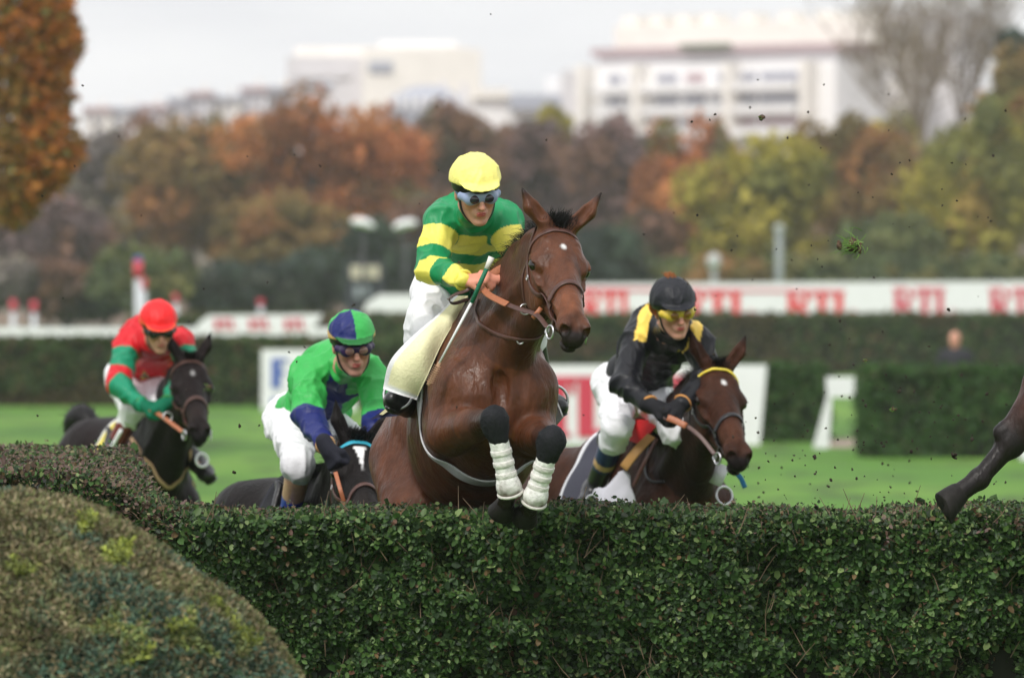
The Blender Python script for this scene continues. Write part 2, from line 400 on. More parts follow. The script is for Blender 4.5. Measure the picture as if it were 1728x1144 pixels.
def make_horse(name, label, W, yaw, pitch, poll, hx, hz, coat, vox, legs=None, ears=None, sc=1., neck=None, roll=0, blaze=None, headsc=1., tail=None, mane_n=700, dark_neck=0., eyecol=None, group=None, hindleg_tag=True):
    W = np.asarray(W, float); cy, sy = math.cos(yaw), math.sin(yaw); cp, sp = math.cos(pitch), math.sin(pitch)
    f = np.array([sy * cp, -cy * cp, sp]); l = np.array([cy, sy, 0.]); u = np.cross(f, l)
    R = np.stack([f, l, u], 1)
    L = lambda x, y, z: W + R @ np.array([x, y, z]) * sc
    H = Head(poll, hx, hz, headsc)
    F = Field()
    def E(x, y, z, a, b, c, k=.06, tag='body', RR=None): F.ell(L(x, y, z), np.array([a, b, c]) * sc, R if RR is None else R @ RR, k * sc, tag)
    def C(a, b, ra, rb, k=.05, tag='body', flat=None): F.cone(L(*a), L(*b), ra * sc, rb * sc, k * sc, tag, None if flat is None else (R @ np.array(flat[0], float), flat[1]))
    E(-.02, 0, -.41, .36, .222, .33, .05); E(-.42, 0, -.41, .50, .265, .315, .10); E(-.98, 0, -.36, .36, .25, .33, .10)
    E(.17, 0, -.46, .22, .185, .25, .06); C((.0, 0, -.09), (-.55, 0, -.14), .075, .12, .08); C((-.55, 0, -.14), (-1.25, 0, -.22), .12, .10, .08)
    for g in (1, -1):
        C((-.06, g * .10, -.12), (.24, g * .152, -.46), .085, .105, .05, 'body', ((0, 1, 0), .75))
        E(.27, g * .105, -.50, .10, .088, .135, .02)                      # pectoral
        E(.25, g * .162, -.44, .075, .050, .09, .025)                     # point of shoulder
        E(-.04, g * .180, -.52, .17, .075, .13, .04)                      # triceps
        E(-1.0, g * .14, -.22, .28, .14, .17, .08)
    F.cone(L(.37, 0, -.30), L(.37, 0, -.62), .040, .030, .03, 'body', None, True)  # groove between the breast muscles
    # neck
    nb = neck or {}
    pc = H.p(.0, 0, -.055); thr = H.p(.10, 0, -.20); wb = L(.03, 0, -.13); cb = L(.22, 0, -.38); mid = L(.13, 0, -.24)
    hc = H.p(.03, 0, -.10)
    crest = curve([wb, (wb * .5 + pc * .5) + u * .045 * sc, pc], 6)
    for i in range(5): F.cone(crest[i], crest[i + 1], (.085 - .006 * i) * sc, (.079 - .006 * i) * sc, .07, 'neck')
    F.cone(mid, hc, .155 * sc, .078 * sc, .07, 'neck', (l, .80)); F.cone(cb, thr, .135 * sc, .062 * sc, .06, 'neck', (l, .85))
    F.cone(L(.26, 0, -.42), H.p(.16, 0, -.215), .07 * sc, .035 * sc, .04, 'neck')
    for g in (1, -1):
        F.cone(L(.20, g * .10, -.32), H.p(.10, g * .050, -.13), .060 * sc, .028 * sc, .035, 'neck')     # brachiocephalic
    head_field(F, H, ears or [((.2, -.3, .9), (-.10, -.105, .13)), ((.2, .3, .9), (-.10, .105, .13))])
    # legs: world joints or local defaults
    dl = {'FR': [L(.03, -.17, -.60), L(.36, -.16, -.78), L(.22, -.14, -1.05), L(.10, -.14, -1.10)],
          'FL': [L(.03, .17, -.60), L(.40, .16, -.70), L(.30, .14, -.98), L(.18, .14, -1.06)],
          'HR': [L(-.88, -.19, -.62), L(-1.22, -.17, -.98), L(-1.08, -.16, -1.32), L(-.98, -.16, -1.42)],
          'HL': [L(-.88, .19, -.62), L(-1.28, .17, -.95), L(-1.20, .16, -1.30), L(-1.11, .16, -1.41)]}
    dl.update(legs or {})
    hoofs = []
    for kx, j in dl.items():
        j = [np.asarray(q, float) for q in j]; g = 1 if kx[1] == 'L' else -1
        if kx[0] == 'F':
            sh = L(.18, g * .16, -.45)
            F.cone(sh, j[0], .095 * sc, .088 * sc, .04, 'body'); F.cone(j[0], j[0] + (j[1] - j[0]) * .55, .088 * sc, .062 * sc, .035, 'arm')
            F.cone(j[0] + (j[1] - j[0]) * .5, j[1], .062 * sc, .043 * sc, .03, 'arm')
            F.ell(j[1], np.array([.048, .046, .052]) * sc, None, .02, 'knee')
            r = (.036, .030)
        else:
            hp = L(-1.05, g * .16, -.34); F.cone(hp, j[0], .19 * sc, .13 * sc, .06, 'body'); F.cone(L(-1.18, g * .12, -.32), j[0] * .45 + j[1] * .55, .14 * sc, .065 * sc, .06, 'body')
            F.cone(j[0], j[1], .115 * sc, .045 * sc, .05, 'gaskin'); F.ell(j[1], np.array([.05, .046, .055]) * sc, None, .02, 'hock')
            bk = nrm(nrm(j[1] - j[0]) + nrm(j[1] - j[2])); F.cone(j[1], j[1] + bk * .05 * sc, .035 * sc, .024 * sc, .02, 'hock')
            F.cone(j[1] + bk * .05 * sc, j[0] * .4 + j[1] * .6 + bk * .05 * sc, .018 * sc, .02 * sc, .03, 'gaskin')
            r = (.038, .030)
        F.cone(j[1], j[2], r[0] * sc, r[1] * sc, .02, 'cannon'); F.ell(j[2], .038 * sc, None, .015, 'cannon')
        pd = nrm(j[3] - j[2]); pe = j[2] + pd * .085 * sc; F.cone(j[2], pe, .031 * sc, .034 * sc, .015, 'pastern')
        hoofs.append((kx, pe, pd, j[2]))
    V, Q = F.mesh(vox, 2 if vox > .007 else 1)
    T = F.tags(V); N3 = vnormals(V, Q)
    rid = 1 - np.abs(vnoise((V + .06 * np.stack([vnoise(V * 6, 61), vnoise(V * 6, 62), vnoise(V * 6, 63)], 1)) * np.array([9, 9, 5.]), 44)); bodyish = np.isin(T, ['body', 'neck', 'arm', 'gaskin'])
    V = V + N3 * (.0045 * (rid ** 3 - .4) * bodyish)[:, None]
    loc = (V - W) @ R / sc; hl = (V - H.o) @ H.R / H.s
    c = np.tile(np.array(coat, float), (len(V), 1))
    n = vnoise(V * 5, 3)[:, None] * .5 + vnoise(V * 11, 4)[:, None] * .5
    c *= 1 + .22 * n
    dk = np.zeros(len(V))
    isl = np.isin(T, ['cannon', 'pastern', 'hock', 'knee']); dk[isl] = .93
    arm = T == 'arm'
    for kx, j in dl.items():
        e, kn = np.asarray(j[0]), np.asarray(j[1]); t = np.clip(((V - e) @ (kn - e)) / np.dot(kn - e, kn - e), 0, 1)
        m = (T == 'arm') | (T == 'gaskin'); near = np.linalg.norm(V - (e + t[:, None] * (kn - e)), axis=1) < .13 * sc
        dk = np.where(m & near, np.maximum(dk, np.clip((t - .55) / .4, 0, 1) * .9), dk)
    mz = np.clip((hl[:, 0] - .54 - (hl[:, 2] + .09) * .5) / .035, 0, 1) * np.isin(T, ['head', 'muzzle']); dk = np.maximum(dk, mz * .93)
    et = np.zeros(len(V)); em = T == 'ear'
    for g, (e0, tp) in zip((-1, 1), ears or [((0, 0, 1), (-.10, -.105, .13)), ((0, 0, 1), (-.10, .105, .13))]):
        d = np.linalg.norm(hl - np.array(tp), axis=1); et = np.maximum(et, np.clip(1 - (d - .02) / .035, 0, 1) * em)
    dk = np.maximum(dk, et * .9)
    ey = np.minimum(np.linalg.norm((hl - np.array([.172, .098, -.076])) / np.array([1.4, 1, 1]), axis=1), np.linalg.norm((hl - np.array([.172, -.098, -.076])) / np.array([1.4, 1, 1]), axis=1))
    dk = np.maximum(dk, np.clip(1 - (ey - .014) / .014, 0, 1) * .8)
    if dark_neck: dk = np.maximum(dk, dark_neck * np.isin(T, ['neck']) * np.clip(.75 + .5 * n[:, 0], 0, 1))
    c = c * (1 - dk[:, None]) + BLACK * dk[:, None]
    warm = np.clip((T == 'muzzle') * 0. + ((hl[:, 0] > .38) & (hl[:, 0] < .53) & np.isin(T, ['head', 'muzzle'])) * np.sin(np.clip((hl[:, 0] - .38) / .15, 0, 1) * math.pi), 0, 1)[:, None]
    c = c * (1 + warm * np.array([.55, .5, .35]))
    if blaze is not None:
        bm = blaze(hl) * np.isin(T, ['head', 'muzzle', 'neck']); c = c * (1 - bm[:, None]) + np.array((.75, .74, .73)) * bm[:, None]
    root = thing(name, label, 'horse', L(-.45, 0, -1.3), group)
    body = mk('body', V, Q, M_coat_black if coat[0] < .05 else M_coat, root, True, c)
    for g in (1, -1):
        MB().ball(H.p(.174, g * .098, -.076), np.array([.028, .022, .023]) * H.s, 16, 10, H.R).build('eye', M_eye, root, cols=False)
    for kx, pe, pd, fl in hoofs:
        up = nrm(pe - fl); hb = pe + pd * .005
        mb = MB(); a = np.linspace(0, 2 * math.pi, 20, endpoint=False)
        # toe direction: away from the sole, roughly the leg's front
        fr = frame(pd, f if kx[0] == 'H' else (-f if np.dot(pd, f) < 0 else f))
        rings = []
        for (dx, rr, sh) in ((-.012, .036, 0), (.0, .040, .0), (.03, .049, .006), (.062, .058, .014), (.066, .055, .014), (.066, .0, .014)):
            rings.append(np.array([hb + fr @ (np.array([dx + (.018 * max(0, math.cos(t)) if dx > .01 else 0), rr * math.sin(t) * .95, rr * math.cos(t) + sh]) * sc) for t in a]))
        VV = np.concatenate(rings); m = len(a)
        FF = [(i * m + k, i * m + (k + 1) % m, (i + 1) * m + (k + 1) % m, (i + 1) * m + k) for i in range(len(rings) - 1) for k in range(m)]
        mb.add(VV, FF).build('hoof', M_hoof, root, cols=False)
    # mane and forelock
    rg = np.random.default_rng(5); S = []; 
    cc = curve([H.p(-.02, 0, .0), crest[3] + u * .07 * sc, crest[1] + u * .08 * sc, L(.0, 0, -.02)], 60)
    P0, P1, P2 = [], [], []
    side = nb.get('side', -1)
    for i in range(mane_n):
        t = rg.random(); q = cc[int(t * 59)] + l * rg.normal(0, .012)
        q = q + (cc[min(59, int(t * 59) + 1)] - cc[int(t * 59)]) * rg.random()
        ln = nb.get('len', .10) * (.6 + .7 * rg.random()); out = u * (.55 + .3 * rg.random()) + l * (side * (.5 + rg.normal(0, .25))) + f * rg.normal(-.2, .25)
        P0.append(q - u * .025); P1.append(q + out * ln * .5); P2.append(q + out * ln * .8 + l * side * ln * .35 - np.array([0, 0, 1]) * ln * .35)
    m = strands(P0, P1, P2, .0035 * sc, rg); m_o = mk('mane', m[0], m[1], M_hair, root, True, np.tile(BLACK * 1.1, (len(m[0]), 1)))
    P0, P1, P2 = [], [], []
    for i in range(nb.get('fore_n', 260)):
        q = H.p(rg.normal(.005, .016), rg.normal(0, .024), .005); fl = nb.get('fore', (.5, .0, .8)); ln = nb.get('forelen', .07) * (.6 + .7 * rg.random())
        out = H.d(fl[0] * .3 + rg.normal(0, .25), fl[1] + rg.normal(0, .35), fl[2] + .2)
        P0.append(q - H.d(0, 0, .012)); P1.append(q + out * ln * .55); P2.append(q + out * ln * .75 + H.d(fl[0], fl[1] * 1.4, -.1) * ln * .6)
    m = strands(P0, P1, P2, .003 * sc, rg); mk('forelock', m[0], m[1], M_hair, root, True, np.tile(BLACK * 1.2, (len(m[0]), 1)))
    tp = tail or [L(-1.32, 0, -.20), L(-1.48, -.05, -.22), L(-1.62, -.08, -.45), L(-1.66, -.1, -.75)]
    P0, P1, P2 = [], [], []; tc = curve(tp, 40)
    TF = Field(); rad = np.interp(np.arange(40), [0, 6, 22, 39], [.03, .05, .075, .02])
    for i in range(0, 36, 3): TF.cone(tc[i], tc[i + 3], rad[i], rad[i + 3], .03, 'tail')
    for i in range(500):
        k = rg.integers(0, 30); o3 = nrm(rg.normal(size=3)); q = tc[k] + o3 * rad[k] * .8; d = tc[min(39, k + 9)] + o3 * rad[min(39, k + 9)] * (1.2 + .6 * rg.random())
        P0.append(q); P1.append((q + d) / 2 + o3 * .012); P2.append(d)
    a1, a2 = TF.mesh(.015, 2); m = strands(P0, P1, P2, .006, rg); 
    mk('tail', np.concatenate([a1, m[0]]), np.concatenate([a2, m[1] + len(a1)]), M_hair, root, True, np.tile(BLACK, (len(a1) + len(m[0]), 1)))
    return dict(root=root, F=F, H=H, L=L, R=R, f=f, l=l, u=u, body=body, W=W, sc=sc)
def strands(P0, P1, P2, w, rg):
    P0, P1, P2 = map(lambda a: np.asarray(a, float), (P0, P1, P2)); n = len(P0); V = []
    T = P2 - P0; T /= np.linalg.norm(T, axis=1)[:, None] + 1e-9
    A = np.cross(T, rg.normal(size=(n, 3))); A /= np.linalg.norm(A, axis=1)[:, None] + 1e-9
    m = 5
    for i, t in enumerate(np.linspace(0, 1, m)):
        q = P0 * (1 - t) ** 2 + 2 * P1 * t * (1 - t) + P2 * t * t; ww = w * (1 - .8 * t)
        V += [q - A * ww / 2, q + A * ww / 2]
    V = np.stack(V, 1).reshape(-1, 3); b = (np.arange(n) * 2 * m)[:, None]
    F = np.concatenate([b + np.array([2 * i, 2 * i + 1, 2 * i + 3, 2 * i + 2]) for i in range(m - 1)])
    return V, F
def strap(mb, F, pts, width, thick=.004, n=40, c=None, closed=False, off=None, it=5):
    q = curve(pts, n); X, N = F.project(q, (thick / 2 + .001) if off is None else off, it)
    for _ in range(2):
        X[1:-1] = X[:-2] * .25 + X[1:-1] * .5 + X[2:] * .25; N[1:-1] = N[:-2] * .25 + N[1:-1] * .5 + N[2:] * .25
    N /= np.linalg.norm(N, axis=1)[:, None] + 1e-9
    mb.ribbon(X, N, width, thick, c); return X, N
def bridle(h, m, brow=None, browname='browband', brow_beads=False, noseband=True, cheek=M_leather, w=.016):
    H, F, root = h['H'], h['F'], h['root']; s = H.s
    par = MB()
    # headpiece over the poll behind the ears
    strap(par, F, [H.p(.07, -.10, -.14), H.p(.02, -.10, -.08), H.p(-.045, -.05, .0), H.p(-.05, 0, .02), H.p(-.045, .05, .0), H.p(.02, .10, -.08), H.p(.07, .10, -.14)], .026, .005, 36)
    b = par.build('bridle', m, root, cols=False)
    mb = MB(); bp = [H.p(.075, -.105, -.10), H.p(.062, -.08, -.045), H.p(.058, -.04, .02), H.p(.058, 0, .03), H.p(.058, .04, .02), H.p(.062, .08, -.045), H.p(.075, .105, -.10)]
    if brow_beads:
        q = curve(bp, 44); X, N = F.project(q, .006)
        for i in range(0, 44): mb.ball(X[i], .0068 * s, 8, 6, c=brow if i % 2 else tuple(np.array(brow) * .8 + .1))
        mb.build(browname, M_shell, b)
    else:
        strap(mb, F, bp, .020 if brow is None else .024, .006, 36, c=brow)
        mb.build(browname, m if brow is None else M_frame, b, cols=brow is not None)
    for g in (-1, 1):
        mb = MB(); strap(mb, F, [H.p(.07, g * .10, -.13), H.p(.16, g * .10, -.160), H.p(.28, g * .09, -.150), H.p(.40, g * .075, -.13), H.p(.50, g * .062, -.128)], w, .005, 34)
        strap(mb, F, [H.p(.05, g * .10, -.12), H.p(.10, g * .10, -.20), H.p(.16, g * .05, -.29), H.p(.17, 0, -.32)], .012, .004, 26)   # throat lash
        mb.build('cheekpiece', cheek, b, cols=False)
        mb = MB(); q = H.p(.515, g * .070, -.128); mb.torus(q, .025 * s, .0040 * s, H.d(.25, g, .1), 24, 8)
        mb.torus(q + H.d(-.035, 0, -.02) * s, .012 * s, .003 * s, H.d(.1, g, .3), 16, 6); mb.build('bit_ring', M_steel, b, cols=False)
        mb = MB()
        for bx, bz in ((.15, -.158),):
            pj, nj = F.project(np.array([H.p(bx, g * .10, bz)]), .007); mb.torus(pj[0], .010 * s, .0022 * s, nj[0], 14, 5)
        mb.build('buckle', M_steel, b, cols=False)
    if noseband:
        mb = MB(); a = np.linspace(0, 2 * math.pi, 60, endpoint=False)
        q = np.array([H.p(.355 - .03 * (1 - math.cos(t)) * -1, .085 * math.sin(t), -.09 + .095 * math.cos(t)) for t in a])
        X, N = F.project(q, .0045); mb.ribbon(X, N, .021 * s, .006 * s, None, True); mb.build('noseband', m, b, cols=False)
    return b
def rope(name, pts, mtl, parent, w=.016, t=.004, up=(0, -1, .2), n=50, r=None):
    q = curve(pts, n); mb = MB()
    if r: mb.tube(q, r, 8)
    else: mb.ribbon(q, np.tile(nrm(up), (n, 1)), w, t)
    return mb.build(name, mtl, parent, cols=False)
def sheet(F, fn, nu, nv, offs, name, mtl, parent, colf, thick=.006, it=4, loose=None):
    """cloth that follows the skin: fn(a,b)->seed point, a,b in 0..1"""
    A, B = np.meshgrid(np.linspace(0, 1, nu), np.linspace(0, 1, nv), indexing='ij'); a, b = A.ravel(), B.ravel()
    q = np.array([fn(x, y) for x, y in zip(a, b)]); X, N = F.project(q, offs, it)
    if loose is not None: X = X + N * loose(a, b)[:, None] if np.ndim(loose(a, b)) == 1 else X + loose(a, b)
    I = np.arange(nu * nv).reshape(nu, nv); Fq = np.stack([I[:-1, :-1], I[1:, :-1], I[1:, 1:], I[:-1, 1:]], -1).reshape(-1, 4)
    N2 = vnormals(X, Fq); sg = np.sign((N2 * N).sum(1).mean()) or 1; N2 = N2 * sg
    Va, Vb = X + N2 * thick / 2, X - N2 * thick / 2; n = len(X)
    rim = np.concatenate([I[:, 0], I[-1, 1:], I[-2::-1, -1], I[0, -2:0:-1]]); r2 = np.roll(rim, -1)
    Fr = np.stack([rim, r2, r2 + n, rim + n], 1)
    c = np.concatenate([colf(a, b)] * 2)
    return mk(name, np.concatenate([Va, Vb]), np.concatenate([Fq, Fq[:, ::-1] + n, Fr]), mtl, parent, True, c)
# ------------------------------------------------------------------ riders
SKIN = np.array(lin(214, 158, 134)); LIP = np.array(lin(190, 98, 90))
def plane_cut(F, p, n, k=.004):
    p = np.asarray(p, float); n = nrm(n); F.pr.append((lambda X: -((X - p) @ n), np.full(3, -1e6), np.full(3, 1e6), k, '', True))
class HHead:
    """human head frame: x forward, y to the person's left, z up; origin between the ears"""
    def __init__(s, o, fwd, up=(0, 0, 1), sc=1.):
        s.o = np.asarray(o, float); x = nrm(fwd); z = np.asarray(up, float); z = nrm(z - x * np.dot(x, z)); s.R = np.stack([x, np.cross(z, x), z], 1); s.s = sc
    def p(s, x, y, z): return s.o + s.R @ np.array([x, y, z]) * s.s
    def d(s, x, y, z): return s.R @ np.array([x, y, z])
def face_field(F, H):
    s = H.s; R = H.R
    def E(x, y, z, a, b, c, k=.02, tag='skin', sub=False): F.ell(H.p(x, y, z), np.array([a, b, c]) * s, R, k * s, tag, sub)
    def C(a, b, ra, rb, k=.015, tag='skin', sub=False): F.cone(H.p(*a), H.p(*b), ra * s, rb * s, k * s, tag, None, sub)
    E(-.010, 0, .030, .094, .075, .086); E(.022, 0, -.030, .066, .061, .083, .03)
    for g in (1, -1):
        C((-.002, g * .046, -.055), (.066, g * .014, -.100), .020, .016, .025)
        E(.064, g * .038, -.022, .024, .021, .020, .02); E(.084, g * .030, .024, .015, .027, .009, .015)
        E(.100, g * .031, .004, .013, .017, .011, .01, 'skin', True)
        E(.099, g * .0125, -.034, .010, .0075, .008, .006); E(-.004, g * .076, -.008, .017, .008, .029, .006)
        C((.088, g * .018, -.040), (.084, g * .030, -.066), .004, .003, .02, 'skin', True)
    E(.078, 0, -.101, .016, .019, .014, .015); C((.088, 0, .016), (.116, 0, -.027), .0085, .0115, .010); E(.119, 0, -.030, .012, .0110, .0100, .006)
    E(.082, 0, -.062, .018, .028, .022, .015)
    E(.0985, 0, -.0588, .0062, .020, .0038, .003, 'lip'); E(.0970, 0, -.0672, .0066, .0175, .0046, .003, 'lip')
    E(.106, 0, -.0630, .012, .019, .0015, .002, 'lip', True)
def hand(F, wr, d, palm, th, sc=1., curl=1., tag='hand', grow=0.):
    """fist: d = wrist to knuckles, palm = way the palm faces, th = side of the thumb"""
    d = nrm(d); palm = np.asarray(palm, float); palm = nrm(palm - d * np.dot(palm, d)); s = np.cross(d, palm); s = s if np.dot(s, th) > 0 else -s
    wr = np.asarray(wr, float); g = grow
    def q(a, b, c): return wr + (d * a + s * b + palm * c) * sc
    for i, (b, ln, r) in enumerate(((.030, .042, .0098), (.010, .046, .0102), (-.010, .043, .0098), (-.029, .034, .0088))):
        F.cone(q(.0, b * .5, 0), q(.078 - abs(b) * .12, b, -.002), (.017 + g) * sc, (.0125 + g) * sc, .012, tag)
        k = q(.082 - abs(b) * .15, b, -.004); p1 = k + (d * .45 + palm * .9) * ln * .95 * sc; p2 = p1 + (-d * .75 + palm * .55) * ln * .62 * sc; p3 = p2 + (-d * .75 - palm * .6) * ln * .45 * sc
        F.cone(k, p1, (r + .0016 + g) * sc, (r + g) * sc, .004, tag); F.cone(p1, p2, (r + g) * sc, (r - .001 + g) * sc, .004, tag); F.cone(p2, p3, (r - .001 + g) * sc, (r - .002 + g) * sc, .003, tag)
        F.ell(k, (r + .0022 + g) * sc, None, .006, tag)
    t0 = q(.022, .026, .008); t1 = q(.052, .046, .024); t2 = q(.078, .036, .040); t3 = q(.094, .016, .046)
    F.cone(t0, t1, (.015 + g) * sc, (.0125 + g) * sc, .012, tag); F.cone(t1, t2, (.012 + g) * sc, (.0105 + g) * sc, .005, tag); F.cone(t2, t3, (.0105 + g) * sc, (.0085 + g) * sc, .004, tag)
    return q(.06, 0, .028)
def armt(V, a, b, c):
    """0..1 along a-b, 1..2 along b-c, and the distance to that line"""
    o = []
    for p, q, base in ((a, b, 0), (b, c, 1)):
        t = np.clip((V - p) @ (q - p) / np.dot(q - p, q - p), 0, 1); o.append((base + t, np.linalg.norm(V - (p + t[:, None] * (q - p)), axis=1)))
    m = o[0][1] <= o[1][1] + .0
    return np.where(m, o[0][0], o[1][0]), np.minimum(o[0][1], o[1][1])
def wrinkle(V, N, amp, sc, seed):
    w = np.stack([vnoise(V * 4, seed + i) for i in (1, 2, 3)], 1) * .35
    a = 1 - np.abs(vnoise((V + w * .25) * sc * np.array([1.25, 1, .75]), seed)); b = 1 - np.abs(vnoise((V + w * .3) * sc * np.array([2.6, 2, 1.5]), seed + 7))
    return V + N * (amp * ((a ** 4) * 1.3 + .6 * b ** 3 - .65))[:, None]
def make_jockey(name, label, J, vox):
    g3 = lambda k: {s: np.asarray(J[k][s], float) for s in ('R', 'L')}
    S, E_, Wr, K, A, T = g3('sh'), g3('elbow'), g3('wrist'), g3('knee'), g3('ankle'), g3('toe')
    nk, pel = np.asarray(J['neck'], float), np.asarray(J['pelvis'], float); s = J.get('s', 1.)
    H = HHead(J['head'], J['hf'], J.get('hu', (0, 0, 1)), s)
    lat = nrm(S['L'] - S['R']); sp = nk - pel; Ls = np.linalg.norm(sp); z = nrm(sp); x = np.cross(lat, z); x = nrm(x); lat = np.cross(z, x); TR = np.stack([x, lat, z], 1)
    at = lambda a, fx=0., fy=0.: pel + sp * a + (x * fx + lat * fy) * s
    bd = J.get('bend', np.zeros(3))   # rounded back
    def torso(F, g):
        F.ell(at(.72) + bd, np.array([.118 + g, .165 + g, .17 + g]) * s, TR, .06, 'torso'); F.ell(at(.42) + bd * .9, np.array([.112 + g, .148 + g, .17 + g]) * s, TR, .07, 'torso')
        F.ell(at(.16) + bd * .3, np.array([.110 + g, .150 + g, .13 + g]) * s, TR, .07, 'torso')
        for q in 'RL': F.cone(at(.90) + bd * .5, S[q], (.082 + g) * s, (.062 + g) * s, .05, 'torso')
        F.cone(at(.84) + bd, nk, (.088 + g) * s, (.062 + g * .6) * s, .05, 'torso')
    def arms(F, g, tg='arm'):
        for q in 'RL':
            F.cone(S[q], E_[q], (.056 + g) * s, (.043 + g * .95) * s, .03, tg + q); F.cone(E_[q], Wr[q], (.043 + g * .95) * s, (.027 + g * .35) * s, .03, tg + q)
    hipj = {q: pel + lat * (.085 if q == 'L' else -.085) * s + x * .01 for q in 'RL'}
    def legs(F, g, end=1.):
        F.ell(pel, np.array([.120 + g, .155 + g, .125 + g]) * s, TR, .06, 'leg')
        for q in 'RL':
            F.cone(hipj[q], K[q], (.084 + g) * s, (.050 + g) * s, .05, 'leg'); F.ell(K[q], (.053 + g) * s, None, .02, 'leg')
            F.cone(K[q], K[q] + (A[q] - K[q]) * end, (.050 + g) * s, (.034 + g + (.050 - .034) * (1 - end)) * s, .03, 'leg')
    root = thing(name, label, 'person', pel)
    # body: one skin
    B = Field(); face_field(B, H); torso(B, -.014); arms(B, -.006); legs(B, -.012)
    B.cone(H.p(-.012, 0, -.06), nk, .056 * s, .062 * s, .03, 'skin')
    for q in 'RL': B.cone(A[q], A[q] + nrm(T[q] - A[q]) * .09 * s, .026 * s, .018 * s, .02, 'leg')
    hc = {}
    for q in 'RL':
        hd, hp, ht = J['hand'][q]; hc[q] = hand(B, Wr[q] + nrm(hd) * .012, hd, hp, ht, s * .95)
    V, Q = B.mesh(.0036 if vox <= .006 else .0052, 1); tg = B.tags(V)
    c = np.tile(SKIN, (len(V), 1)); n = vnoise(V * 30, 2)[:, None]; hl = (V - H.o) @ H.R / s
    red = np.clip(1 - np.linalg.norm((hl - np.array([.11, 0, -.03])) / np.array([.03, .02, .02]), axis=1), 0, 1) + .8 * np.clip(1 - np.linalg.norm((np.abs(hl) * [1, 1, 0] + hl * [0, 0, 1] - np.array([.07, .045, -.03])) / .03, axis=1), 0, 1)
    c = c * (1 - red[:, None] * np.array([.05, .35, .38])); c = c * (1 + .06 * n)
    c[tg == 'hand'] *= np.array([1.05, .86, .84]); c[tg == 'lip'] = LIP
    stub = np.clip((-.045 - hl[:, 2]) / .03, 0, 1) * (hl[:, 0] > .0) * np.isin(tg, ['skin']) * J.get('stubble', .25); c = c * (1 - stub[:, None] * np.array([.5, .45, .38]))
    c[tg == 'lip'] = LIP
    body = mk('body', V, Q, M_skin, root, True, c)
    for g in (1, -1): MB().ball(H.p(.0835, g * .031, .003), .0125 * s, 12, 8, H.R, (.05, .04, .035)).build('eye', M_eye, root)
    # shirt
    F = Field(); torso(F, .004); arms(F, .016); 
    F.cone(H.p(-.030, 0, -.095), nk, .050 * s, .064 * s, .02, 'collar')
    wcut = J.get('cut', .02); plane_cut(F, H.p(-.01, 0, -.085), H.d(.25, 0, 1), .006) if 0 else None
    V, Q = F.mesh(vox, 1); N = vnormals(V, Q); tg = F.tags(V); V0 = V.copy()
    V = wrinkle(V, N, J.get('wr', .014), 8.0, 21); 
    ta, da = {}, {}
    for q in 'RL': ta[q], da[q] = armt(V0, S[q], E_[q], Wr[q])
    isR = tg == 'armR'; isL = tg == 'armL'
    info = dict(V=V0, tag=tg, tR=ta['R'], tL=ta['L'], isR=isR, isL=isL, ts=(V0 - pel) @ z / Ls, lat=((V0 - at(.7)) @ lat) / s, x=((V0 - at(.7)) @ x) / s, N=N)
    mk('silk_shirt', V, Q, M_silk, root, True, J['silk'](info))
    # breeches
    F = Field(); legs(F, .010, J.get('bend_end', .25)); V, Q = F.mesh(vox, 1); N = vnormals(V, Q); V = wrinkle(V, N, .013, 8, 33); mk('breeches', V, Q, M_breech, root, True)
    # boots
    for q in 'RL':
        F = Field(); a, b, tt = K[q], A[q], T[q]; dl = nrm(b - a); df = nrm(tt - b); up0 = -dl
        F.cone(a + (b - a) * .30, b, .053 * s, .043 * s, .03, 'shaft'); F.cone(b, b + df * .04, .043 * s, .040 * s, .03, 'foot'); heel = b + dl * .045 * s - df * .035 * s
        ball = b + df * .13 * s + dl * .045 * s
        F.cone(heel, ball, .032 * s, .037 * s, .03, 'foot'); F.cone(ball, ball + df * .055 * s, .038 * s, .030 * s, .03, 'foot'); F.cone(b, ball, .040 * s, .036 * s, .04, 'foot')
        V, Q = F.mesh(vox, 1); t = np.clip((V - a) @ (b - a) / np.dot(b - a, b - a), -1, 2); mk('boot', V, Q, M_boot, root, True, J['boot'](t, F.tags(V)))
        mb = MB(); fr = np.stack([df, np.cross(-dl, df), -dl], 1)
        aa = np.linspace(0, 2 * math.pi, 28, endpoint=False); pr = [];
        for dz in (-.020, -.036):
            pr.append(np.array([ball + dl * (.012 - dz) * s * 1. + df * (.012 + .066 * math.cos(t1)) * s + fr[:, 1] * (.036 * math.sin(t1) * (1 + .1 * math.cos(t1))) * s for t1 in aa]))
        m = len(aa); VV = np.concatenate(pr); FF = [(k, (k + 1) % m, m + (k + 1) % m, m + k) for k in range(m)] + [tuple(range(m)), tuple(range(2 * m - 1, m - 1, -1))]
        mb.add(VV, FF).build('boot_sole', M_blackleather, root, cols=False)
    # helmet shell, cap, peak
    F = Field(); F.ell(H.p(-.006, 0, .040), np.array([.116, .094, .098]) * s, H.R, .01, 'h'); plane_cut(F, H.p(.10, 0, J.get('hcut', .022)), H.d(.12, 0, -1), .004)
    V, Q = F.mesh(min(vox, .005), 1); mk('helmet', V, Q, M_shell, root, True, np.tile((.006, .006, .007), (len(V), 1)))
    F = Field(); F.ell(H.p(-.006, 0, .046), np.array([.123, .100, .101]) * s, H.R, .01, 'dome'); pc = J.get('pcut', .044); plane_cut(F, H.p(.10, 0, pc), H.d(.16, 0, -1), .006)
    pk = J.get('peak', .075)
    F.ell(H.p(.088, 0, pc + .004), np.array([pk, .078, .0075]) * s, H.R @ np.array([[math.cos(.16), 0, math.sin(.16)], [0, 1, 0], [-math.sin(.16), 0, math.cos(.16)]]), .012, 'peak')
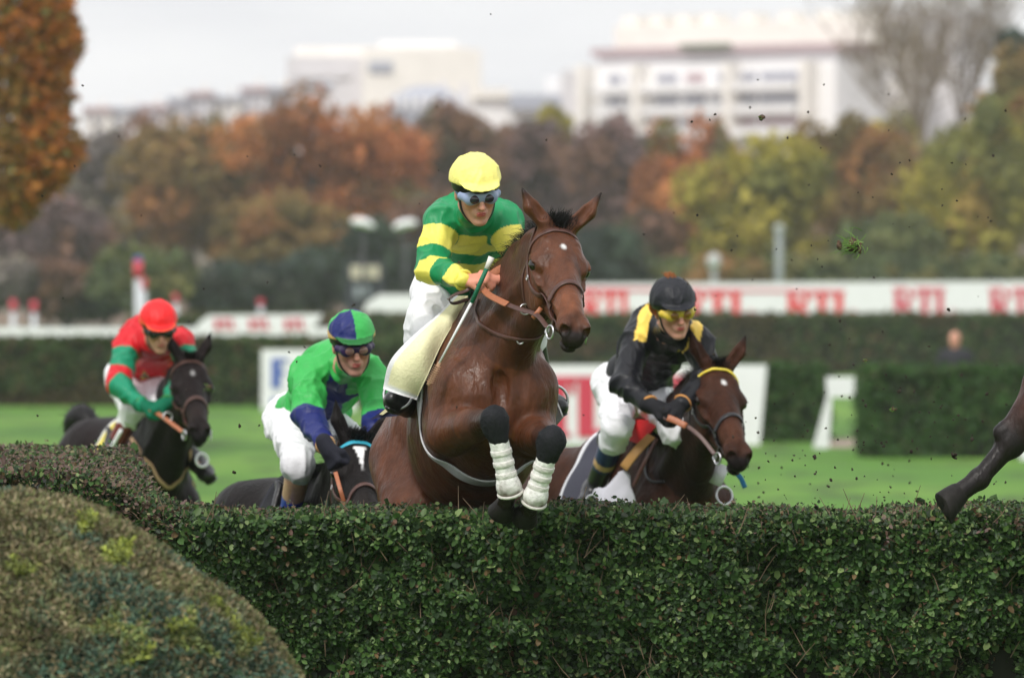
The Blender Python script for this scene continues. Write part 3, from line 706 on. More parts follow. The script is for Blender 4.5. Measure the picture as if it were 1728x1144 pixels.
    V, Q = F.mesh(min(vox, .005), 1); N = vnormals(V, Q); hl = (V - H.o) @ H.R / s; tgs = F.tags(V)
    V2 = wrinkle(V, N, .0035, 16, 5); mk('cap', V2, Q, M_cap, root, True, J['cap'](hl, tgs))
    if J.get('pompom') is not None:
        pass
    # goggles
    gc = J['goggle']; F = Field()
    F.chain([H.p(.060, -.068, .006), H.p(.094, -.040, .004), H.p(.104, 0, .008), H.p(.094, .040, .004), H.p(.060, .068, .006)], [.019 * s, .0240 * s, .015 * s, .0240 * s, .019 * s], .012, 'f', (H.d(1, 0, 0), .62))
    V, Q = F.mesh(.004, 1); g = mk('goggles', V, Q, M_frame, root, True, np.tile(gc[0], (len(V), 1)))
    for q in (1, -1): 
        mb = MB().ball(H.p(.0985, q * .033, .004), np.array([.0185, .0285, .0200]) * s, 18, 12, H.R @ np.array([[math.cos(q * .42), -math.sin(q * .42), 0], [math.sin(q * .42), math.cos(q * .42), 0], [0, 0, 1]]), gc[1]); mb.build('lens', M_lens, g)
    mb = MB(); HF = Field(); HF.ell(H.p(-.006, 0, .03), np.array([.100, .080, .098]) * s, H.R, .01, 'a')
    a = np.linspace(-2.2, 2.2, 40) + math.pi; pts = [H.p(-.006 + .1 * math.cos(t), .08 * math.sin(t), .006) for t in a]
    strap(mb, HF, pts, .022, .004, 40, off=.004); mb.build('strap', M_frame, g) if 0 else mb.build('strap', mat('strap_elastic', gc[2], .7), g, cols=False)
    # chin strap
    mb = MB(); strap(mb, B, [H.p(.02, -.08, .03), H.p(.03, -.075, -.04), H.p(.045, -.055, -.085), H.p(.05, 0, -.115), H.p(.045, .055, -.085), H.p(.03, .075, -.04), H.p(.02, .08, .03)], .014, .004, 40, off=.004)
    mb.build('chin_strap', M_blackleather, root, cols=False)
    if J.get('glove') is not None:
        for q in 'RL':
            G = Field(); hd, hp, ht = J['hand'][q]; hand(G, Wr[q] + nrm(hd) * .012, hd, hp, ht, s, grow=.0035); G.cone(Wr[q] - nrm(hd) * .02, Wr[q] + nrm(hd) * .03, .036 * s, .032 * s, .015, 'c')
            V, Q = G.mesh(max(min(vox, .005), .004), 1); mk('glove', V, Q, M_cloth, root, True, np.tile(J['glove'], (len(V), 1)))
    for q in 'RL':   # elastic cuff
        mb = MB(); dd = nrm(Wr[q] - E_[q]); mb.torus(Wr[q] - dd * .012, .036 * s, .008 * s, dd, 20, 8, c=J['cuff']); mb.build('cuff', M_cloth, root)
    return dict(root=root, H=H, hc=hc, x=x, lat=lat, z=z, at=at, S=S)
# ================================================================== main horse: airborne over the hedge
HX = nrm((.13, -.78, -.60)); 
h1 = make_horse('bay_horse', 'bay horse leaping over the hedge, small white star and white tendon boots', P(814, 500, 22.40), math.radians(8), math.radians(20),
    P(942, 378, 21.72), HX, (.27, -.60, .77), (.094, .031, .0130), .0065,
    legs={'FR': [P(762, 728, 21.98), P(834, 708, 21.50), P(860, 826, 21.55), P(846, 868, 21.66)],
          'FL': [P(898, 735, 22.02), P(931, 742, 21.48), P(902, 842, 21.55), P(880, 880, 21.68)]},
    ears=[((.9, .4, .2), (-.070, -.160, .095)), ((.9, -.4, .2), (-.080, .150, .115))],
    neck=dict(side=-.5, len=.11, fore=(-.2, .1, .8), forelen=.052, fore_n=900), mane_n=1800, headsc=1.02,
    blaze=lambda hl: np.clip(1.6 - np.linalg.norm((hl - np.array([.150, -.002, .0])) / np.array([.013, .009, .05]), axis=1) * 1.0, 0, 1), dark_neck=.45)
H1 = h1['H']; R1 = h1['root']; F1 = h1['F']; L1 = h1['L']
bridle(h1, M_leather)
# rings, reins
ring = F1.cast([P(893, 527, 21.8), P(957, 541, 21.5)])
mb = MB(); mb.torus(P(886, 522, 21.72), .020, .003, (.2, -1, .1), 20, 6); mb.build('martingale_ring', M_steel, R1, cols=False)
hand1 = P(812, 484, 21.90)
rope('rein', [P(806, 478, 21.93), hand1, P(838, 505, 21.80), P(875, 521, 21.66), P(905, 531, 21.52), H1.p(.49, -.078, -.125)], M_leather, R1, .019, .005, (0, -1, .35))
rope('rein_grip', [P(811, 482, 21.893), P(824, 497, 21.842), P(846, 509, 21.765), P(856, 513.5, 21.727)], M_tan, R1, .026, .009, (0, -1, .35), 16)
mb = MB(); mb.ribbon(curve([P(899, 537, 21.545), P(906, 529, 21.535), P(913, 520, 21.54)], 8), np.tile((0, -1, .3), (8, 1)), .018, .012); mb.build('rein_stop', M_tan, R1, cols=False)
# breastplate: neck strap loop
q = F1.cast([P(808, 505, 22.1), P(803, 530, 22.0), P(812, 548, 22.0), P(835, 562, 21.9), P(865, 571, 21.8), P(895, 573, 21.8), P(915, 563, 21.8), P(921, 545, 21.8)])
mb = MB(); strap(mb, F1, q, .014, .005, 60); mb.build('neck_strap', M_leather, R1, cols=False)
q = F1.cast([P(878, 575, 21.8), P(873, 620, 22), P(868, 680, 22)])
mb = MB(); mb.torus(q[0], .012, .003, (0, -1, 0), 16, 6); mb.build('strap_ring', M_steel, R1, cols=False)
# girth
a = L1(-.12, -.30, -.30); gp = [L1(-.16, -.26, -.22), L1(-.15, -.27, -.40), L1(-.13, -.25, -.60), L1(-.12, -.15, -.74), L1(-.12, 0, -.80), L1(-.12, .15, -.74), L1(-.13, .25, -.60), L1(-.15, .27, -.4), L1(-.16, .26, -.22)]
mb = MB(); strap(mb, F1, gp, .098, .008, 70); mb.build('girth', M_web, R1, cols=False)
# race saddle
SF = Field(); SF.ell(L1(-.32, 0, -.02), np.array([.20, .10, .045]), h1['R'], .03); SF.cone(L1(-.12, -.05, .0), L1(-.12, .05, .0), .035, .035, .03); SF.ell(L1(-.48, 0, .0), np.array([.05, .10, .03]), h1['R'], .03)
for g in (1, -1): SF.cone(L1(-.28, g * .16, -.08), L1(-.14, g * .27, -.36), .05, .03, .04, '', (h1['R'] @ nrm([0, 1, .4]), .35))
V, Q = SF.mesh(.01, 1); mk('saddle', V, Q, M_blackleather, R1)
YEL = np.array((.88, .84, .54)); WHT = np.array((.8, .8, .82))
def cloth_cols(a, b):
    c = np.tile(YEL, (len(a), 1)); m = (b > .93) | (a < .10) | (a > .95); c[m] = WHT; return c
fn = lambda a, b: L1(-.60 + .54 * a - .06 * b * (1 - a), (.03 + .40 * min(b * 1.6, 1)), .02 - .50 * b)
sheet(F1, fn, 26, 30, .012, 'saddle_cloth', M_cloth, R1, cloth_cols, .006, 4, lambda a, b: np.clip(b, 0, 1) ** 1.5 * .04)
# off side: the flap stands away from the horse in the wind of the leap
ca = curve([P(790, 500, 22.33), P(768, 540, 22.22), P(741, 588, 22.13), P(719, 638, 22.12), P(702, 674, 22.16)], 34)
cb_ = curve([P(772, 500, 22.42), P(737, 533, 22.24), P(697, 566, 22.14), P(659, 603, 22.14), P(646, 634, 22.2)], 34)
cc_ = curve([P(770, 490, 22.9), P(745, 540, 22.8), P(725, 580, 22.7), P(705, 620, 22.6), P(695, 640, 22.5)], 34)
nu = 30; X = []
for i in range(34):
    for k in range(nu):
        t = k / (nu - 1)
        if t < .78: q = t / .78; p_ = ca[i] * (1 - q) + cb_[i] * q + np.array([0, -.035 * math.sin(q * math.pi), 0]) + np.array([0, 0, -.05 * q * (i / 33) ** 6])
        else: q = (t - .78) / .22; p_ = cb_[i] * (1 - q) + cc_[i] * q + np.array([0, 0, -.05 * (1 - q) * (i / 33) ** 6])
        X.append(p_ + np.array([0, .006 * math.sin(i * .45 + k * .3), 0]))
X = np.array(X); I = np.arange(34 * nu).reshape(34, nu); Fq = np.stack([I[:-1, :-1], I[1:, :-1], I[1:, 1:], I[:-1, 1:]], -1).reshape(-1, 4); N2 = vnormals(X, Fq)
n = len(X); rim = np.concatenate([I[:, 0], I[-1, 1:], I[-2::-1, -1], I[0, -2:0:-1]]); r2 = np.roll(rim, -1)
kk = np.tile(np.arange(nu) / (nu - 1), 34); ii = np.repeat(np.arange(34) / 33, nu); c = np.tile(YEL, (n, 1)); m = (kk > .66) | (ii > .955) ; c[m] = WHT
mk('saddle_cloth', np.concatenate([X - N2 * .003, X + N2 * .003]), np.concatenate([Fq, Fq[:, ::-1] + n, np.stack([rim, r2, r2 + n, rim + n], 1)]), M_cloth, R1, True, np.concatenate([c, c]))
# tendon boots and knee sleeves on the forelegs
WB = np.array((.80, .79, .76)); MUD = np.array((.10, .065, .04))
for kx, kn, ft in (('R', P(834, 708, 21.50), P(860, 826, 21.55)), ('L', P(931, 742, 21.48), P(902, 842, 21.55))):
    ax = ft - kn; dv = nrm(ax)
    F = Field(); F.ell(kn + dv * .012, np.array([.052, .052, .064]), frame(np.cross(dv, [0, 1, 0]), dv), .02, 'k'); F.cone(kn - dv * .0, kn + dv * .070, .050, .041, .02, 'k'); V, Q = F.mesh(.005, 1)
    V = wrinkle(V, vnormals(V, Q), .003, 22, 4); mk('knee_sleeve', V, Q, M_pad, R1)
    F = Field(); F.cone(kn + dv * .075, ft + dv * -.04, .038, .037, .01, 'b'); F.ell(ft + dv * -.004, np.array([.049, .049, .044]), None, .03, 'b')
    V, Q = F.mesh(.0045, 1); t = (V - kn) @ dv / np.linalg.norm(ax); n = vnoise(V * 35, 9) * .5 + vnoise(V * 80, 3) * .3
    m = np.clip((t - .84 + n * .3) / .25, 0, 1) * .85 + np.clip(n * 1.3 - .25, 0, 1) * .5; m = np.clip(m, 0, .9)[:, None]
    bt = mk('tendon_boot', V, Q, M_wrap, R1, True, WB * (1 - m) + MUD * m)
    px = nrm(np.cross(dv, [0, 1, .2])); py = np.cross(dv, px)
    for tt in (.46, .62, .78):
        mb = MB(); ctr = kn + ax * tt; mb.ribbon(np.array([ctr + (.0392 * (math.cos(q) * px + math.sin(q) * py)) for q in np.linspace(0, 6.283, 28, endpoint=False)]), np.array([math.cos(q) * px + math.sin(q) * py for q in np.linspace(0, 6.283, 28, endpoint=False)]), .020, .0045, (.70, .68, .64), True); s1 = mb.build('boot_strap', M_wrap, bt)
    mb = MB(); mb.torus(ft + dv * .012, .046, .006, dv + np.array([0, .25, 0]), 26, 8, c=(.60, .58, .53)); mb.build('boot_edge', M_wrap, bt)
# ---- rider
GR = np.array(lin(22, 138, 84)); GRD = np.array(lin(14, 112, 66)); YL = np.array(lin(240, 228, 104))
def silk1(i):
    n = len(i['V']); c = np.tile(GR, (n, 1)); ts = i['ts']
    t = np.where(i['isR'], i['tR'], i['tL']); arm = i['isR'] | i['isL']
    ya = ((t > .26) & (t < .64)) | ((t > .97) & (t < 1.24)) | (t > 1.66)
    w = (ts - .62) * .6 - i['x'] * .75; ty = ((w > .0) & (w < .135)) | ((w > -.142) & (w < -.076))
    c[(arm & ya) | (~arm & ty)] = YL; return c
J1 = dict(head=P(803, 322, 22.02), hf=(.22, -.92, -.36), hu=(-.04, -.2, 1), s=1.0, neck=P(800, 362, 22.28), pelvis=P(770, 492, 22.80), bend=np.array([0, .02, .035]),
    sh=dict(R=P(744, 372, 22.30), L=P(846, 374, 22.32)), elbow=dict(R=P(731, 457, 22.16), L=P(884, 456, 22.22)), wrist=dict(R=P(785, 474, 21.97), L=P(850, 472, 22.0)),
    hand=dict(R=((1, -.25, .12), (.0, .55, -.85), (0.1, -.6, .8)), L=((-1, -.4, .1), (.0, .5, -.8), (0, -.5, .8))),
    knee=dict(R=P(716, 535, 22.36), L=P(892, 540, 22.42)), ankle=dict(R=P(686, 672, 22.52), L=P(917, 672, 22.62)), toe=dict(R=P(664, 655, 22.33), L=P(946, 670, 22.42)),
    silk=silk1, cap=lambda hl, t: np.tile(lin(248, 238, 132), (len(hl), 1)), goggle=(lin(150, 165, 200), lin(48, 44, 58), lin(120, 150, 210)), cuff=tuple(YL), stubble=.12, pcut=.056, hcut=.020, peak=.066,
    boot=lambda t, tg: np.tile((.012, .012, .014), (len(t), 1)))
j1 = make_jockey('jockey', 'jockey in green and yellow hooped silks with yellow cap, crouched over the leaping horse', J1, .0055)
# buttons
# ---- whip
tip = [P(829, 436, 21.88), P(812, 474, 21.86), P(797, 512, 21.86), P(764, 575, 21.85), P(742, 612, 21.86)]
wroot = thing('whip', 'white racing whip with green grip held by the rider in the yellow cap', 'whip', P(797, 512, 21.86))
MB().tube([P(797, 508, 21.86), P(741, 613, 21.86)], [.0062, .0042], 10).build('shaft', mat('white_whip', (.8, .8, .8), .4), wroot, cols=False)
MB().tube([P(822, 452, 21.862), P(812, 474, 21.86), P(796, 511, 21.86)], [.0085, .009, .0085], 12).build('grip', mat('green_grip', lin(15, 110, 80), .6, bump=.6, bscale=150), wroot, cols=False)
MB().tube([P(829.5, 434, 21.863), P(826, 443, 21.862), P(821, 454, 21.862)], [.0125, .0115, .0095], 12).build('knob', mat('white_rubber', (.78, .76, .7), .6), wroot, cols=False)
mb = MB(); mb.ribbon(curve([P(742, 611, 21.86), P(733, 630, 21.86), P(722, 650, 21.88)], 14), np.tile((-.2, -1, .1), (14, 1)), .014, .005)
for k in range(9):
    q = P(738 - k * 1.6, 620 + k * 3.3, 21.855); mb.tube([q, q + np.array([-.012, -.004, .012])], .0015, 4); mb.tube([q, q + np.array([.014, -.004, .002])], .0015, 4)
mb.build('flap', mat('tan_flap', lin(176, 140, 112), .8), wroot, cols=False)
# stirrups
for q, sd in (('R', -1), ('L', 1)):
    T_, A_ = np.asarray(J1['toe'][q]), np.asarray(J1['ankle'][q]); df = nrm(T_ - A_); ctr = A_ + df * .13 + np.array([0, 0, -.01])
    mb = MB(); mb.torus(ctr, .058, .006, df, 28, 8); st = mb.build('stirrup', M_steel, R1, cols=False)
    kp = np.asarray(J1['knee'][q]); MB().ribbon(curve([ctr + np.array([0, 0, .06]), A_ * .4 + kp * .6 + np.array([-sd * .03, 0, 0])], 6), np.tile((sd, -.3, 0), (6, 1)), .02, .004).build('stirrup_leather', M_blackleather, R1, cols=False)

# corner of the number cloth behind the off-side boot, and the loose rein loop
rope('rein', [P(800, 476, 21.98), P(788, 490, 21.95), P(770, 496, 21.98), P(757, 504, 22.06), P(765, 512, 22.14), P(790, 505, 22.2)], M_leather, R1, .014, .004, (0, -1, .35))
rope('rein', [P(815, 478, 21.95), P(832, 462, 21.98), P(850, 452, 22.0), P(872, 452, 22.0)], M_tan, R1, .030, .006, (0, -1, .35))
# ================================================================== the three horses and riders behind
def reins(h, hc, side_pts, nm='rein'): pass
# ---- rider in black on the dark bay
def Pk(*a): return P(*a)
h2 = make_horse('bay_horse', 'dark bay horse with yellow beaded browband behind the hedge, ridden by the jockey in black', P(1112, 706, 26.9), math.radians(27), math.radians(8),
    P(1210, 614, 26.1), (.17, -.79, -.59), (.26, -.62, .75), (.044, .017, .010), .009,
    ears=[((.9, .4, .2), (-.085, -.140, .115)), ((.9, -.1, .2), (-.080, .120, .120))], neck=dict(side=-.5, len=.10, forelen=.06, fore_n=260), mane_n=900, dark_neck=.75, headsc=1.06,
    blaze=lambda hl: .8 * np.clip(1.6 - np.linalg.norm((hl - np.array([.14, 0, 0])) / np.array([.016, .010, .05]), axis=1), 0, 1), hindleg_tag=True)
R2 = h2['root']; F2 = h2['F']; bridle(h2, M_blackleather, brow=lin(250, 225, 60), brow_beads=True, cheek=M_blackleather)
L2 = h2['L']
def saddle_set(h, colA, colB, stripe=None, girth=M_web):
    F_, L_, R_, root = h['F'], h['L'], h['R'], h['root']
    SF = Field(); SF.ell(L_(-.32, 0, -.02), np.array([.20, .10, .045]), R_, .03); SF.ell(L_(-.46, 0, -.02), np.array([.05, .09, .03]), R_, .03); SF.cone(L_(-.12, -.05, .0), L_(-.12, .05, .0), .035, .035, .03)
    for g in (1, -1): SF.cone(L_(-.28, g * .16, -.08), L_(-.14, g * .285, -.36), .05, .03, .04, '', (R_ @ nrm([0, 1, .4]), .35))
    V, Q = SF.mesh(.012, 1); mk('saddle', V, Q, M_blackleather, root)
    for g in (1, -1):
        fn = lambda a, b, g=g: L_(-.50 + .40 * a - .04 * b * (1 - a), g * (.03 + .40 * min(b * 1.6, 1)), .02 - .46 * b)
        def cf(a, b):
            c = np.tile(np.array(colA, float), (len(a), 1)); c[(b > .9) | (a < .08)] = colB
            if stripe is not None: m = (b > .55) & (b < .72); c[m] = stripe
            return c
        sheet(F_, fn, 22, 26, .012, 'saddle_cloth', M_cloth, root, cf, .006, 4, lambda a, b: b ** 1.5 * .05)
    mb = MB(); strap(mb, F_, [L_(-.16, -.26, -.22), L_(-.15, -.27, -.40), L_(-.13, -.25, -.60), L_(-.12, -.15, -.74), L_(-.12, 0, -.80), L_(-.12, .15, -.74), L_(-.13, .25, -.60), L_(-.15, .27, -.4), L_(-.16, .26, -.22)], .062, .008, 60); mb.build('girth', girth, root, cols=False)
saddle_set(h2, (.05, .05, .07), (.72, .72, .76), None)
BLK = np.array((.008, .0085, .012)); CY = np.array(lin(244, 206, 92))
def silk2(i):
    c = np.tile(BLK, (len(i['V']), 1)); m = (np.abs(np.abs(i['lat']) - .108) < .027) & (i['ts'] > .84) & (i['tag'] != 'collar') & ~(i['isR'] & (i['tR'] > .25)) & ~(i['isL'] & (i['tL'] > .25)); c[m] = CY; return c
NAVY = np.array(lin(28, 42, 98))
def boot2(t, tg):
    c = np.tile(NAVY * .8, (len(t), 1)); c[t > .62] = (.012, .012, .014); c[(t > .50) & (t < .58)] = np.array(lin(200, 160, 110)) ; return c
HL2 = dict(R=((1, -.35, -.25), (.0, .4, -.9), (.2, -.6, .8)), L=((-.8, -.5, -.5), (0, .5, -.8), (0, -.6, .8)))
J2 = dict(head=P(1136, 522, 26.0), hf=(.28, -.90, -.26), hu=(-.08, -.2, 1), s=1.04, neck=P(1128, 556, 26.25), pelvis=P(1068, 655, 26.95), bend=np.array([.02, .02, .05]),
    sh=dict(R=P(1078, 572, 26.35), L=P(1172, 570, 26.2)), elbow=dict(R=P(1053, 648, 26.15), L=P(1200, 628, 26.15)), wrist=dict(R=P(1098, 684, 25.95), L=P(1150, 682, 25.95)), hand=HL2,
    knee=dict(R=P(1043, 722, 26.35), L=P(1140, 725, 26.35)), ankle=dict(R=P(1002, 826, 26.7), L=P(1205, 838, 26.8)), toe=dict(R=P(990, 850, 26.5), L=P(1226, 845, 26.6)),
    silk=silk2, cap=lambda hl, t: np.tile((.010, .011, .016), (len(hl), 1)), goggle=(lin(225, 195, 70), lin(150, 105, 40), lin(215, 185, 80)), cuff=lin(196, 140, 80), glove=(.014, .014, .017), boot=boot2, stubble=.1, wr=.015, peak=.07)
j2 = make_jockey('jockey', 'jockey in black silks with yellow shoulder panels, black cap and yellow goggles', J2, .0075)
rg = np.random.default_rng(15); Hh = j2['H']; q0, q1, q2 = [], [], []   # ginger hair at the nape and above the cap
for i in range(260):
    a = rg.uniform(-.35, .35); b = Hh.p(-.03 + .02 * rg.normal(), .06 * a, .142); q0.append(b); q1.append(b + Hh.d(.1 * rg.normal() - .3, .3 * a, 1) * .014); q2.append(b + Hh.d(-.3 + .3 * rg.normal(), rg.normal() * .4, .6) * .016)
for i in range(260):
    sg = rg.choice([-1, 1]); b = Hh.p(-.03 + .025 * rg.normal(), sg * .083, .02); q0.append(b); q1.append(b + Hh.d(0, sg * .3, -1) * .025); q2.append(b + Hh.d(.1 * rg.normal(), -sg * .1, -1) * .05)
for k in (0, 1, 2):
    q = [i for i in range(520) if (0 if i < 260 else (1 if Hh.R.T[1] @ (q0[i] - Hh.o) > 0 else 2)) == k]; m = strands([q0[i] for i in q], [q1[i] for i in q], [q2[i] for i in q], .004, rg); mk('hair', m[0], m[1], M_hair, j2['root'], True, np.tile(lin(150, 92, 48), (len(m[0]), 1)))
rope('rein', [P(1112, 702, 25.9), P(1150, 714, 25.86), P(1180, 735, 25.8), h2['H'].p(.49, -.078, -.125)], M_leather, R2, .02, .005)
rope('rein_grip', [P(1126, 704.5, 25.87), P(1138, 709, 25.86), P(1158, 719, 25.84)], M_tan, R2, .03, .010, n=10)
mb = MB(); strap(mb, F2, F2.cast([P(1098, 735, 26.8), P(1090, 790, 26.6), P(1100, 812, 26.6), P(1122, 812, 26.5)]), .014, .006, 30); mb.build('neck_strap', M_blackleather, R2, cols=False)
# red cloth under the rider, tan flap of the number cloth, blue ribbon at the lip
mk('saddle_pad', *(lambda V: (V, [(0, 1, 2, 3), (7, 6, 5, 4), (0, 4, 5, 1), (1, 5, 6, 2), (2, 6, 7, 3), (3, 7, 4, 0)]))([P(1070, 708, 26.62), P(1114, 712, 26.5), P(1078, 750, 26.45), P(1060, 742, 26.55)] + [P(1074, 706, 26.9), P(1118, 710, 26.8), P(1084, 752, 26.75), P(1066, 742, 26.85)]), mat('red_pad', (.60, .012, .015), .7, bump=.3), R2, False)
V, Q = F2.mesh(.05) if 0 else (None, None)
for pts, m_, w in (([P(1100, 735, 26.42), P(1075, 760, 26.36), P(1052, 790, 26.38)], mat('tan_flap_leather', lin(176, 132, 74), .6), .045), ([P(1108, 740, 26.38), P(1090, 775, 26.33), P(1068, 822, 26.38)], M_leather, .018)):
    mb = MB(); mb.ribbon(curve(pts, 12), np.tile((-.4, -1, .2), (12, 1)), w, .008); mb.build('saddle_flap', m_, R2, cols=False)
mb = MB(); q = [P(1060, 820, 26.3), P(1040, 838, 26.28), P(1015, 826, 26.3), P(985, 822, 26.35), P(968, 858, 26.4), P(1010, 880, 26.4), P(1050, 880, 26.35)]
F_ = Field(); F_.cone(P(1052, 805, 26.40), P(1036, 862, 26.36), .035, .075, .03, '', ((.2, -1, .1), .3)); F_.cone(P(1010, 832, 26.40), P(1048, 848, 26.36), .03, .06, .03, '', ((.2, -1, .1), .3)); V, Q = F_.mesh(.008); mk('number_cloth', V, Q, mat('pale_grey_cloth', (.50, .50, .55), .8, bump=.4, bscale=30), R2)
for q, sd, u, v in (('R', -1, 1000, 850), ('L', 1, 1222, 836)):
    mb = MB(); mb.torus(P(u, v, 26.45), .042, .006, (sd * .5, -1, .2), 26, 8); mb.build('stirrup', M_white0 if 0 else M_steel, R2, cols=False)
mb = MB(); mb.ribbon(curve([h2['H'].p(.56, .02, -.165), h2['H'].p(.56, .045, -.19), h2['H'].p(.56, .075, -.235)], 10), np.tile((0, -1, 0), (10, 1)), .022, .006); mb.build('tongue_tie', mat('blue_ribbon', lin(60, 130, 215), .6), R2, cols=False)
mb = MB(); mb.box((-.035, -.004, -.05), (.035, .004, .05), frame((.9, -.2, -.4), (.3, 0, 1)), P(1212, 800, 26.4)); mb.build('stirrup_pad', M_breech, R2, cols=False)
# ---- rider in bright green and navy
h3 = make_horse('black_horse', 'black horse with white blaze and turquoise browband, low behind the hedge', P(560, 794, 25.3), math.radians(18), math.radians(2),
    P(604, 738, 24.55), (.12, -.85, -.5), (.18, -.52, .84), (.010, .008, .008), .009,
    ears=[((.9, .4, .2), (-.07, -.11, .135)), ((.9, -.2, .2), (-.06, .125, .12))], neck=dict(side=-.5, len=.12, forelen=.08, fore_n=400), mane_n=900, dark_neck=.5, headsc=1.05,
    blaze=lambda hl: np.clip((.007 + .018 * np.clip((.20 - hl[:, 0]) / .10, 0, 1) + .004 * vnoise(hl * 60, 3) - np.abs(hl[:, 1] + .004)) / .004, 0, 1) * np.clip((hl[:, 0] - .08) / .01, 0, 1) * np.clip((.26 - hl[:, 0]) / .06, 0, 1))
R3 = h3['root']; F3 = h3['F']; bridle(h3, M_leather, brow=lin(60, 175, 200), cheek=M_leather); saddle_set(h3, (.012, .012, .016), (.03, .03, .04))
BG = np.array(lin(58, 172, 82)); NV = np.array(lin(22, 34, 100)); BGd = BG * .45
def silk3(i):
    c = np.tile(BG, (len(i['V']), 1)); t = np.where(i['isR'], i['tR'], i['tL']); arm = i['isR'] | i['isL']
    c[arm & (t > .93)] = NV
    la = i['lat'] - .010 + (i['ts'] - .6) * .10; ts = i['ts']
    cross = ((np.abs(la) < .042 + .06 * np.clip(.75 - ts, 0, 1)) & (ts > .2) & (ts < 1.02)) | ((np.abs(ts - .76 + la * .35) < .085) & (np.abs(la) < .130))
    c[~arm & cross & (i['x'] > -.02) & (i['tag'] != 'collar')] = NV; return c
def boot3(t, tg):
    c = np.tile(np.array(lin(32, 52, 160)), (len(t), 1)); c[t < .60] = np.array(lin(196, 158, 128)); c[t > 1.02] = (.012, .012, .014); return c
def cap3(hl, tg):
    c = np.tile(BG, (len(hl), 1)); q = ((hl[:, 1] < 0) != (hl[:, 0] < -.01)); c[q] = NV; c[tg == 'peak'] = BG * .35; rim = (hl[:, 2] < .066 - hl[:, 0] * .16 + .0) & (tg == 'dome'); c[rim] = np.array(lin(214, 178, 110)); return c
J3 = dict(head=P(594, 582, 24.72), hf=(.20, -.93, -.25), hu=(-.05, -.15, 1), s=1.04, neck=P(585, 618, 24.98), pelvis=P(516, 712, 25.75), bend=np.array([.02, .02, .05]),
    sh=dict(R=P(519, 634, 25.05), L=P(628, 634, 25.0)), elbow=dict(R=P(522, 708, 24.72), L=P(640, 712, 24.8)), wrist=dict(R=P(550, 752, 24.42), L=P(622, 765, 24.65)),
    hand=dict(R=((.45, -.3, -.85), (.6, .3, -.2), (.2, -.9, .2)), L=((-.3, -.3, -.9), (-.3, .6, -.5), (-.5, -.5, .5))),
    knee=dict(R=P(506, 782, 25.0), L=P(622, 770, 25.05)), ankle=dict(R=P(488, 872, 25.25), L=P(640, 872, 25.3)), toe=dict(R=P(478, 890, 25.05), L=P(655, 885, 25.1)),
    silk=silk3, cap=cap3, goggle=(lin(52, 36, 78), lin(168, 128, 118), lin(40, 40, 70)), cuff=lin(206, 164, 116), glove=(.016, .017, .026), boot=boot3, stubble=.55, wr=.016, bend_end=.10, peak=.075, pcut=.050)
j3 = make_jockey('jockey', 'jockey in bright green silks with navy cross and navy forearms, quartered cap', J3, .0075)
rope('rein', [P(566, 796, 24.36), P(574, 825, 24.3), P(582, 852, 24.3)], M_tan, R3, .018, .005)
whip2 = None
# ---- rider in red and green on the black horse at left
h4 = make_horse('black_horse', 'near-black horse with a tan martingale, leftmost, ridden by the jockey in red', P(252, 712, 31.4), math.radians(16), math.radians(-2),
    P(320, 602, 30.55), (.15, -.80, -.58), (.14, -.60, .78), (.012, .008, .008), .010,
    ears=[((.9, .4, .2), (-.085, -.115, .105)), ((.9, -.4, .2), (-.085, .110, .110))], neck=dict(side=-.5, len=.10, forelen=.06, fore_n=260), mane_n=800, dark_neck=.7, headsc=1.02,
    blaze=lambda hl: .35 * np.clip(1.6 - np.linalg.norm((hl - np.array([.15, 0, 0])) / np.array([.02, .010, .05]), axis=1), 0, 1), tail=[P(158, 722, 32.5), P(140, 704, 32.6), P(128, 722, 32.7), P(124, 765, 32.7)])
R4 = h4['root']; F4 = h4['F']; L4 = h4['L']; bridle(h4, M_leather, cheek=M_leather); saddle_set(h4, lin(210, 195, 90), (.7, .7, .72), (.03, .03, .06))
RD = np.array(lin(205, 28, 40)); TG = np.array(lin(18, 136, 100))
def silk4(i):
    c = np.tile(RD, (len(i['V']), 1)); t = np.where(i['isR'], i['tR'], i['tL']); arm = i['isR'] | i['isL']
    c[arm & (((t > .30) & (t < .74)) | (t > 1.03))] = TG; c[~arm & (i['ts'] < .20)] = TG * .8; return c
def boot4(t, tg):
    c = np.tile((.012, .012, .014), (len(t), 1)).astype(float); c[(t < .62)] = np.array(lin(112, 38, 42)); return c
J4 = dict(head=P(268, 553, 30.55), hf=(.18, -.92, -.34), hu=(-.03, -.2, 1), s=1.03, neck=P(264, 572, 30.85), pelvis=P(236, 640, 31.6), bend=np.array([0, .02, .06]),
    sh=dict(R=P(217, 580, 30.95), L=P(305, 580, 30.85)), elbow=dict(R=P(197, 648, 30.7), L=P(318, 618, 30.8)), wrist=dict(R=P(240, 684, 30.5), L=P(283, 680, 30.5)),
    hand=dict(R=((1, -.3, -.15), (0, .5, -.85), (.1, -.6, .8)), L=((-.9, -.3, -.3), (0, .5, -.8), (0, -.6, .8))),
    knee=dict(R=P(224, 692, 30.95), L=P(268, 690, 30.95)), ankle=dict(R=P(186, 768, 31.1), L=P(330, 778, 31.1)), toe=dict(R=P(182, 790, 30.9), L=P(345, 792, 30.9)),
    silk=silk4, cap=lambda hl, t: np.where((hl[:, 2] < .066 - hl[:, 0] * .16)[:, None], np.array(lin(240, 90, 50)), np.array(lin(236, 30, 34))), goggle=(lin(16, 14, 18), (.01, .01, .012), lin(20, 20, 20)), cuff=lin(60, 130, 70), glove=TG * .55, boot=boot4, stubble=.3, wr=.015)
j4 = make_jockey('jockey', 'jockey in red silks with green sleeves banded red, red cap and black goggles', J4, .0085)
